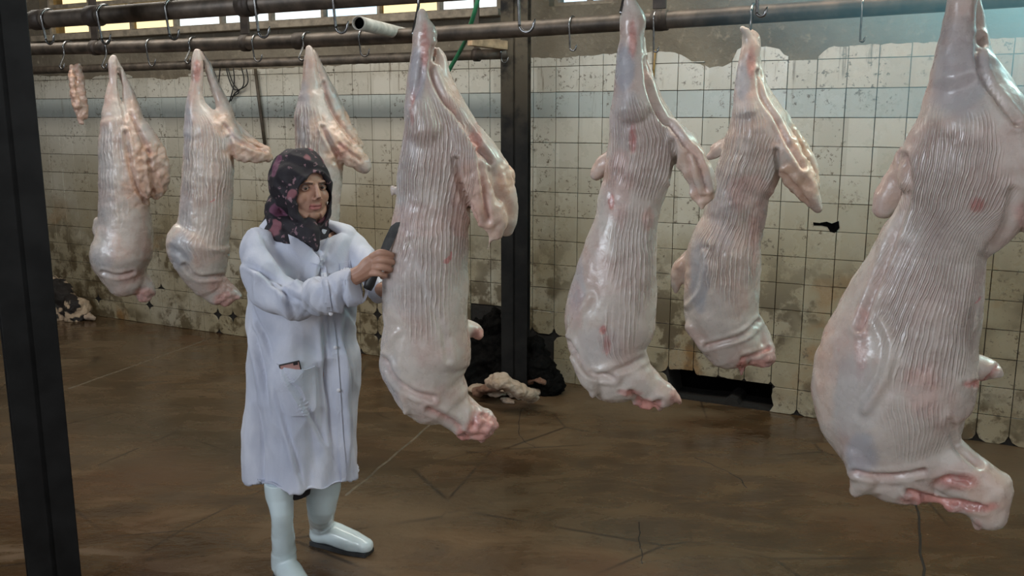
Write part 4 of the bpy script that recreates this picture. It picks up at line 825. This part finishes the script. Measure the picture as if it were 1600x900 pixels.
# boots
def boot(shaft, heel, toe, label):
    heel = G(*heel); toe = G(*toe); d = (toe-heel).normalized(); L = (toe-heel).length; L = min(max(L, .25), .29); toe = heel+d*L
    bm = bmesh.new(); s3 = []; rs = []
    for (u, v, dy, r) in shaft: s3.append(fw.Q(u, v, dy)); rs.append(fw.m(u, v, r, dy))
    ank = heel+d*.055+Vector((0, 0, .085)); s3.append(ank); rs.append(.047); s3.append(heel+d*.05+Vector((0, 0, .045))); rs.append(.046)
    add_tube(bm, [Vector(p) for p in catmull([list(p) for p in s3], 4)], list(np.interp(np.linspace(0, 1, (len(s3)-1)*4+1), np.linspace(0, 1, len(s3)), rs)), 24)
    ft = [heel+d*.038+Vector((0, 0, .040)), heel+d*.10+Vector((0, 0, .056)), heel+d*.155+Vector((0, 0, .047)), heel+d*.205+Vector((0, 0, .038)), heel+d*(L-.036)+Vector((0, 0, .034))]
    add_tube(bm, [Vector(p) for p in catmull([list(p) for p in ft], 4)], list(np.interp(np.linspace(0, 1, 17), np.linspace(0, 1, 5), [.038, .047, .046, .045, .034])), 20)
    add_blob(bm, ft[0], .037, .037, .037); add_blob(bm, ft[-1], .037, .037, .031)
    me = remesh(bm, .005, 5, .5); a = get_co(me); a[:, 2] = np.where(a[:, 2] < .017, .017, a[:, 2]); a += get_no(me)*(nz(a, 14, 2)*.0035)[:, None]*(a[:, 2:3] > .12); set_co(me, a)
    b = wpart('rubber_boot', me, M_BOOT)
    ol = a[a[:, 2] < .03]; s_ = (ol-np.array(heel))@np.array(d); px = Vector((d.y, -d.x, 0)); t_ = (ol-np.array(heel))@np.array(px)
    bm = bmesh.new(); n = 12; lo = []; hi = []
    for k in range(n):
        x0, x1 = s_.min()+(s_.max()-s_.min())*k/n, s_.min()+(s_.max()-s_.min())*(k+1)/n; q = t_[(s_ >= x0) & (s_ <= x1)]
        if len(q): lo.append(((x0+x1)/2, q.min())); hi.append(((x0+x1)/2, q.max()))
    poly = lo+hi[::-1]
    vs = [bm.verts.new(heel+d*x+px*(y*1.0)+Vector((0, 0, .001))) for x, y in poly]; fc_ = bm.faces.new(vs)
    e = bmesh.ops.extrude_face_region(bm, geom=[fc_]); bmesh.ops.translate(bm, verts=[v for v in e['geom'] if isinstance(v, bmesh.types.BMVert)], vec=(0, 0, .016))
    wpart('boot_sole', bm_mesh('boot_sole', bm), M_SOLE, False, b)
boot([(437, 752, -.15, 24), (438, 775, -.15, 23), (441, 810, -.16, 16.5)], (437, 897), (470, 935), '')
boot([(505, 740, 0, 27), (505, 765, 0, 27), (502, 800, 0, 21)], (486, 846), (583, 868), '')
# knife
kb, kt, kh = fw.Q(574, 452, HY-.006), fw.Q(623, 346, HY-.006), fw.Q(597, 402, HY-.006)
kd = (kt-kb).normalized(); kn = fw.ey; ks = kd.cross(kn).normalized()
M_BLADE = simple('dark_steel_blade', (.10, .105, .11), .38, .6, .3, 25, .05); M_HANDLE = simple('black_plastic_handle', (.012, .012, .013), .5, 0, .2, 30, .05)
kn_root = empty('knife', kh); tag(kn_root, 'long dark-bladed butcher knife gripped in the woman\'s hand', 'knife')
Lb = (kt-kh).length
prof = [(0, -.010), (.0, .013), (Lb*.45, .016), (Lb*.80, .015), (Lb*.95, .006), (Lb, -.004), (Lb*.97, -.010), (Lb*.5, -.011)]
bm = bmesh.new(); A_ = [bm.verts.new(kd*x+ks*y+kn*-.0012) for x, y in prof]; B_ = [bm.verts.new(kd*x+ks*y+kn*.0012) for x, y in prof]; bm.faces.new(A_); bm.faces.new(B_[::-1])
for i in range(len(prof)): bm.faces.new((A_[i], A_[(i+1) % len(prof)], B_[(i+1) % len(prof)], B_[i]))
link('blade', bm_mesh('blade', bm), M_BLADE, kn_root)
bm = bmesh.new(); LH = (kh-kb).length; prev = []
rings = []
for x, w, t in [(.004, .012, .008), (-.01, .014, .010), (-LH*.3, .012, .010), (-LH*.6, .013, .010), (-LH*.85, .015, .011), (-LH, .013, .009)]: rings.append([kd*x+ks*w*math.cos(k*math.pi/8)+kn*t*math.sin(k*math.pi/8) for k in range(16)])
add_ring_loft(bm, rings); link('handle', bm_mesh('handle', bm), M_HANDLE, kn_root, True)
# phone in the pocket
ph = hit(453, 572, .004); d1 = (hit(469, 566, .004)-hit(437, 573, .004)).normalized(); M_PH = simple('phone_case', (.025, .022, .025), .4, 0, .2, 20, 0); M_PB = simple('phone_back_panel', (.42, .24, .22), .25, 0, .08, 20, 0)
zz = Vector((0, 0, 1)); zz = (zz-d1*zz.dot(d1)).normalized(); yy_ = d1.cross(zz); RP = Matrix((d1, yy_, zz)).transposed()
pr = empty('phone', ph); tag(pr, 'phone in a dark case sticking out of the coat pocket', 'phone')
bm = bmesh.new(); add_box(bm, RP@Vector((0, 0, -.052)), .070, .006, .13, RP, .003); link('case', bm_mesh('case', bm), M_PH, pr)
bm = bmesh.new(); sgn = -1 if yy_.dot(fw.ey) > 0 else 1; add_box(bm, RP@Vector((0, sgn*.0032, -.052)), .062, .0015, .12, RP); link('back_panel', bm_mesh('back_panel', bm), M_PB, pr)
bm = bmesh.new(); add_box(bm, RP@Vector((.020, sgn*.0038, .006)), .016, .002, .012, RP, .001); link('camera_bump', bm_mesh('camera_bump', bm), M_PH, pr)
# ------------------------------------------------------------ pipes and clutter
def pipe_thing(name, pts, r, mat, label, cat, seg=14, extra=None):
    o0 = Vector(pts[0]); bm = bmesh.new(); add_tube(bm, [Vector(p)-o0 for p in pts], r, seg); o = link(name, bm_mesh(name, bm), mat, None, True); o.location = o0; tag(o, label, cat); return o
M_WHITEP = simple('pale_plastic_pipe', (.42, .40, .36), .5, 0, .3, 14, .15); M_OLD = simple('old_pipe_brown', (.075, .058, .040), .6, .1, .3, 20, .2); M_GREEN = simple('green_hose_rubber', (.02, .13, .06), .4, 0, .25, 20, .1)
M_YEL = simple('yellowed_pipe', (.30, .18, .05), .5, 0, .3, 20, .2); M_WIRE = simple('dark_wire', (.02, .02, .02), .5, .2, .3, 20, 0)
pipe_thing('vertical_pipe', [Wp(*uv2w(404, 108), .035), Wp(*uv2w(413, 180), .035), Wp(*uv2w(419, 226), .035)], .012, M_OLD, 'thin brown pipe running up the tiled wall behind the woman', 'pipe')
# pipe cut open, lying across the two nearer rails
a1 = P(560, 36, 3.2); b1 = P(668, 62, 4.2); dr = (b1-a1).normalized(); o0 = a1
root = empty('pale_pipe', a1); tag(root, 'short pale pipe with an open end laid across the rails', 'pipe')
bm = bmesh.new(); rO, rI = .026, .022; aa = Vector((0, 0, 1)); aa = (aa-dr*aa.dot(dr)).normalized(); bb = dr.cross(aa); L_ = (b1-a1).length; cc = lambda x, r: [dr*x+aa*r*math.cos(k*math.pi/10)+bb*r*math.sin(k*math.pi/10) for k in range(20)]
add_ring_loft(bm, [cc(L_, rI), cc(0, rI), cc(0, rO), cc(L_, rO), cc(L_, rI)], False); link('pipe', bm_mesh('pipe', bm), M_WHITEP, root, True)
bm = bmesh.new(); add_tube(bm, [dr*.02, dr*.03], rI, 16); link('bore_shade_disc', bm_mesh('bore_shade_disc', bm), M_BLACK, root)  # black disc inside the pipe mouth, colour standing in for inner shade
w1, w2 = P(734, 67, 5.0), P(790, 74, 5.30); bm = bmesh.new(); d_ = (w2-w1); rq = d_.to_track_quat('X', 'Z').to_matrix(); add_box(bm, (w1+w2)/2-w1, d_.length, .04, .05, rq, .004)
o = link('wooden_bar', bm_mesh('wooden_bar', bm), M_WOOD); o.location = w1+Vector((0, 0, .01)); tag(o, 'short piece of light wood resting on the far rail near the column', 'wood')
hp = [P(750, -20, 4.9), P(744, 10, 4.9), P(735, 40, 4.95), P(728, 62, 5.1), P(716, 85, 5.18), P(706, 102, 5.2), P(697, 120, 5.22), P(688, 150, 5.25)]
pipe_thing('green_hose', [Vector(p) for p in catmull([list(p) for p in hp], 4)], .012, M_GREEN, 'green hose draped over the far rail behind the centre carcass', 'hose')
pipe_thing('thin_pipe', [Wp(*uv2w(1026, 78), .02), Wp(*uv2w(1024, 100), .02), Wp(*uv2w(1022, 132), .02)], .006, M_YEL, 'thin yellowed pipe on the wall between the two right carcasses', 'pipe')
cab = empty('loose_cables', Wp(*uv2w(365, 100), .03)); tag(cab, 'bundle of thin dark cables dangling under the far rail', 'cable')
for pts in ([(337, 104), (345, 128), (351, 148)], [(350, 104), (348, 125), (345, 144)], [(358, 104), (364, 125), (372, 140), (385, 138), (393, 128), (390, 108)], [(370, 106), (371, 125), (368, 142), (363, 160)], [(382, 106), (386, 122), (384, 136), (372, 146), (366, 158)], [(360, 104), (369, 130), (378, 144), (366, 152)]):
    q = [Wp(*uv2w(u, v), .03+.01*random.random()) for u, v in pts]; bm = bmesh.new(); add_tube(bm, [Vector(p)-cab.location for p in catmull([list(p) for p in q], 5)], .0045, 6); link('wire', bm_mesh('wire', bm), M_WIRE, cab, True)
# damaged dark socket hole on the right wall
def stain_prism(name, uv, label, cat, mat, n=.010, th=.004):
    bm = bmesh.new(); pts = [uv2w(u, v) for u, v in uv]; vs = [bm.verts.new(Wp(s, z, n)) for s, z in pts]; fc_ = bm.faces.new(vs); e = bmesh.ops.extrude_face_region(bm, geom=[fc_]); bmesh.ops.translate(bm, verts=[v for v in e['geom'] if isinstance(v, bmesh.types.BMVert)], vec=-EW*-th)
    return bm_mesh(name, bm)
# black hide heap at the column
def fur_mat(name, c1, c2, rough=.8):
    m = MT(name, c1, rough); o = m.obj(); n = m.noise(o, 26, 5, .7); m.set('Base Color', m.mix(m.rng(n, .35, .7), c1, c2)); m.bump(m.noise(o, 60, 5, .8), .9, .02); return m.m
M_HIDE = fur_mat('black_wool', (.003, .003, .003), (.010, .009, .008)); M_SKINS = fur_mat('fat_offcut', (.50, .36, .25), (.62, .50, .40), .5); M_BROWNSK = fur_mat('dark_raw_hide', (.16, .07, .04), (.30, .17, .11), .5)
M_HIDE.node_tree.nodes['Principled BSDF'].inputs['Specular IOR Level'].default_value = .08
def gb(u, v, z): return G(u, v, z)
bm = bmesh.new()
def heap_blob(u, v, rx, ry, rz, z=None):        # base point on the floor
    g = G(u, v, 0); add_blob(bm, g+Vector((0, 0, rz*.45 if z is None else z)), rx, ry, rz, Matrix.Rotation(-PHI, 3, 'Z'), 20)
heap_blob(762, 604, .15, .08, .28); heap_blob(800, 609, .15, .08, .28); heap_blob(836, 611, .11, .09, .24); heap_blob(775, 604, .10, .09, .36); heap_blob(745, 602, .10, .09, .30); heap_blob(858, 615, .08, .08, .12)
me = remesh(bm, .012, 3); a = get_co(me); no = get_no(me); a += no*(nz(a, 9, 4)*.045+np.abs(nz(a, 28, 2))*.025)[:, None]; a[:, 2] = np.maximum(a[:, 2], .001)
hp0 = G(790, 590); set_co(me, a); shift(me, hp0); o = link('hide_heap', me, M_HIDE, None, True); o.location = hp0; tag(o, 'heap of black woolly hides at the foot of the centre column', 'hide')
def offcut(pts, z0, label, mat, name='fat_offcut', rz=.018, seed=0, grp='trimmed offcuts beside the hide heap'):
    bm = bmesh.new(); q = []
    for (u, v, w, z) in pts:
        g = G(u, v, z0+z); q.append((g, w))
    P3 = catmull([[*g, w] for g, w in q], 5); rings = []
    for i, p in enumerate(P3):
        c = Vector(p[:3]); n_ = Vector(P3[min(i+1, len(P3)-1)][:3])-Vector(P3[max(i-1, 0)][:3]); n_.normalize(); s = n_.cross(Vector((0, 0, 1))).normalized(); upv = s.cross(n_)
        rings.append([c+s*p[3]*math.cos(k*math.pi/8)+upv*rz*math.sin(k*math.pi/8) for k in range(16)])
    add_ring_loft(bm, rings); me = remesh(bm, .006, 2); a = get_co(me); a += get_no(me)*(nz(a, 16, 3, seed)*.018)[:, None]; a[:, 2] = np.maximum(a[:, 2], .001+z0*.0); set_co(me, a)
    o0 = q[0][0].copy(); o0.z = 0; shift(me, o0); o = link(name, me, mat, None, True); o.location = o0; tag(o, label, 'meat', grp); return o
offcut([(768, 596, .04, .13), (786, 596, .06, .16), (802, 604, .075, .12), (814, 612, .08, .08), (828, 618, .06, .02)], .045, 'thick pale skin draped over the front of the black hide heap', M_SKINS, 'raw_skin', .04, 1, None)
offcut([(745, 612, .05, .03), (762, 606, .06, .07), (780, 602, .06, .09), (794, 604, .03, .06)], .02, 'folded pinkish offcut left of the draped pale skin', M_BROWNSK, 'raw_skin', .025, 2, None)
offcut([(738, 604, .05, .02), (754, 610, .07, .02), (774, 613, .06, .025), (790, 612, .03, .015)], .014, 'flat pale offcut nearest the centre carcass on the floor', M_SKINS, 'raw_skin', .018, 3, None)
offcut([(792, 606, .04, .03), (800, 612, .05, .02), (802, 618, .03, .01)], .014, 'small lumpy white fat piece below the draped skin', M_SKINS, seed=4, grp=None)
offcut([(816, 610, .03, .01), (830, 611, .04, .012), (844, 609, .025, .008)], .014, 'flat strip of fat at the right end of the pile', M_SKINS, seed=5, grp=None)
offcut([(828, 596, .03, .05), (842, 594, .05, .08), (854, 604, .03, .03)], .02, 'brownish skin scrap right of the draped skin', M_BROWNSK, 'raw_skin', .02, 6, None)
offcut([(786, 622, .02, 0), (795, 626, .03, 0), (805, 628, .025, 0)], .010, 'small fat scrap on the floor in front of the pile, left one', M_SKINS, seed=7, rz=.011, grp=None)
offcut([(808, 622, .014, 0), (820, 622, .022, 0), (835, 619, .014, 0)], .010, 'thin fat strip on the floor in front of the pile, right one', M_SKINS, seed=8, rz=.010, grp=None)
offcut([(876, 584, .014, 0), (885, 584, .028, 0), (893, 583, .016, 0)], .010, 'lone white fat scrap by the wall right of the hide heap', M_SKINS, seed=9, rz=.016, grp=None)
# spotted hide behind the left column
bm = bmesh.new(); heap_blob(96, 497, .12, .13, .26); heap_blob(120, 500, .10, .10, .14)
me = remesh(bm, .014, 3); a = get_co(me); a += get_no(me)*(nz(a, 8, 4)*.05)[:, None]; a[:, 2] = np.maximum(a[:, 2], .001)
m = MT('spotted_hide', (.5, .4, .3), .8); oo = m.obj(); n_ = m.noise(oo, 6, 3); m.set('Base Color', m.mix(m.rng(n_, .47, .52), (.012, .008, .006), (.42, .31, .21))); m.bump(m.noise(oo, 50, 4), .6, .02)
g0 = G(100, 480); set_co(me, a); shift(me, g0); o = link('spotted_hide', me, m.m, None, True); o.location = g0; tag(o, 'brown and white hide slumped against the wall behind the left column', 'hide')
offcut([(104, 470, .05, .12), (120, 482, .05, .07), (136, 492, .045, .02), (146, 497, .03, .01)], .02, 'pale hide leg stretched along the wall foot at left', M_SKINS, 'raw_skin', .022, 11, None)
# dark broken patch in the tiling right of the smaller carcass
bm = bmesh.new(); pts = [uv2w(u, v) for u, v in [(1292, 346), (1300, 349), (1311, 345), (1312, 356), (1305, 364), (1298, 362), (1293, 354), (1284, 352), (1272, 352), (1271, 347), (1281, 348)]]
vs = [bm.verts.new((s, -.0095, z)) for s, z in pts]; fc_ = bm.faces.new(vs); e = bmesh.ops.extrude_face_region(bm, geom=[fc_]); bmesh.ops.translate(bm, verts=[v for v in e['geom'] if isinstance(v, bmesh.types.BMVert)], vec=(0, -.003, 0)); link('broken_patch', bm_mesh('broken_patch', bm), M_BLACK, wall)

# ------------------------------------------------------------ added scattering volume imitating glare at the upper right
hz_c = (2.35, 3.0, 2.42)
hm_ = bpy.data.materials.new('glare_scatter'); hm_.use_nodes = True; nt = hm_.node_tree; nt.nodes.clear(); vo = nt.nodes.new('ShaderNodeVolumeScatter'); vo.inputs['Anisotropy'].default_value = .1; vo.inputs['Color'].default_value = (.22, .66, 1, 1); oo = nt.nodes.new('ShaderNodeOutputMaterial'); nt.links.new(vo.outputs[0], oo.inputs['Volume'])
gp = nt.nodes.new('ShaderNodeNewGeometry'); mp = nt.nodes.new('ShaderNodeVectorMath'); mp.operation = 'SUBTRACT'; mp.inputs[1].default_value = hz_c; nt.links.new(gp.outputs['Position'], mp.inputs[0])
sc2 = nt.nodes.new('ShaderNodeVectorMath'); sc2.operation = 'DIVIDE'; sc2.inputs[1].default_value = (2.1, 1.3, 1.15); nt.links.new(mp.outputs[0], sc2.inputs[0]); ln = nt.nodes.new('ShaderNodeVectorMath'); ln.operation = 'LENGTH'; nt.links.new(sc2.outputs[0], ln.inputs[0])
mr_ = nt.nodes.new('ShaderNodeMapRange'); mr_.interpolation_type = 'SMOOTHSTEP'; nt.links.new(ln.outputs['Value'], mr_.inputs[0]); mr_.inputs[1].default_value = 1.0; mr_.inputs[2].default_value = .15; mr_.inputs[3].default_value = 0; mr_.inputs[4].default_value = 1.7; nt.links.new(mr_.outputs[0], vo.inputs['Density'])
bm = bmesh.new(); add_blob(bm, hz_c, 2.1, 1.3, 1.15, None, 24); hz = link('glare_volume', bm_mesh('glare_volume', bm), hm_); tag(hz, 'bluish scattering volume added to imitate glare at the upper right corner', 'glare_volume', kind='stuff')
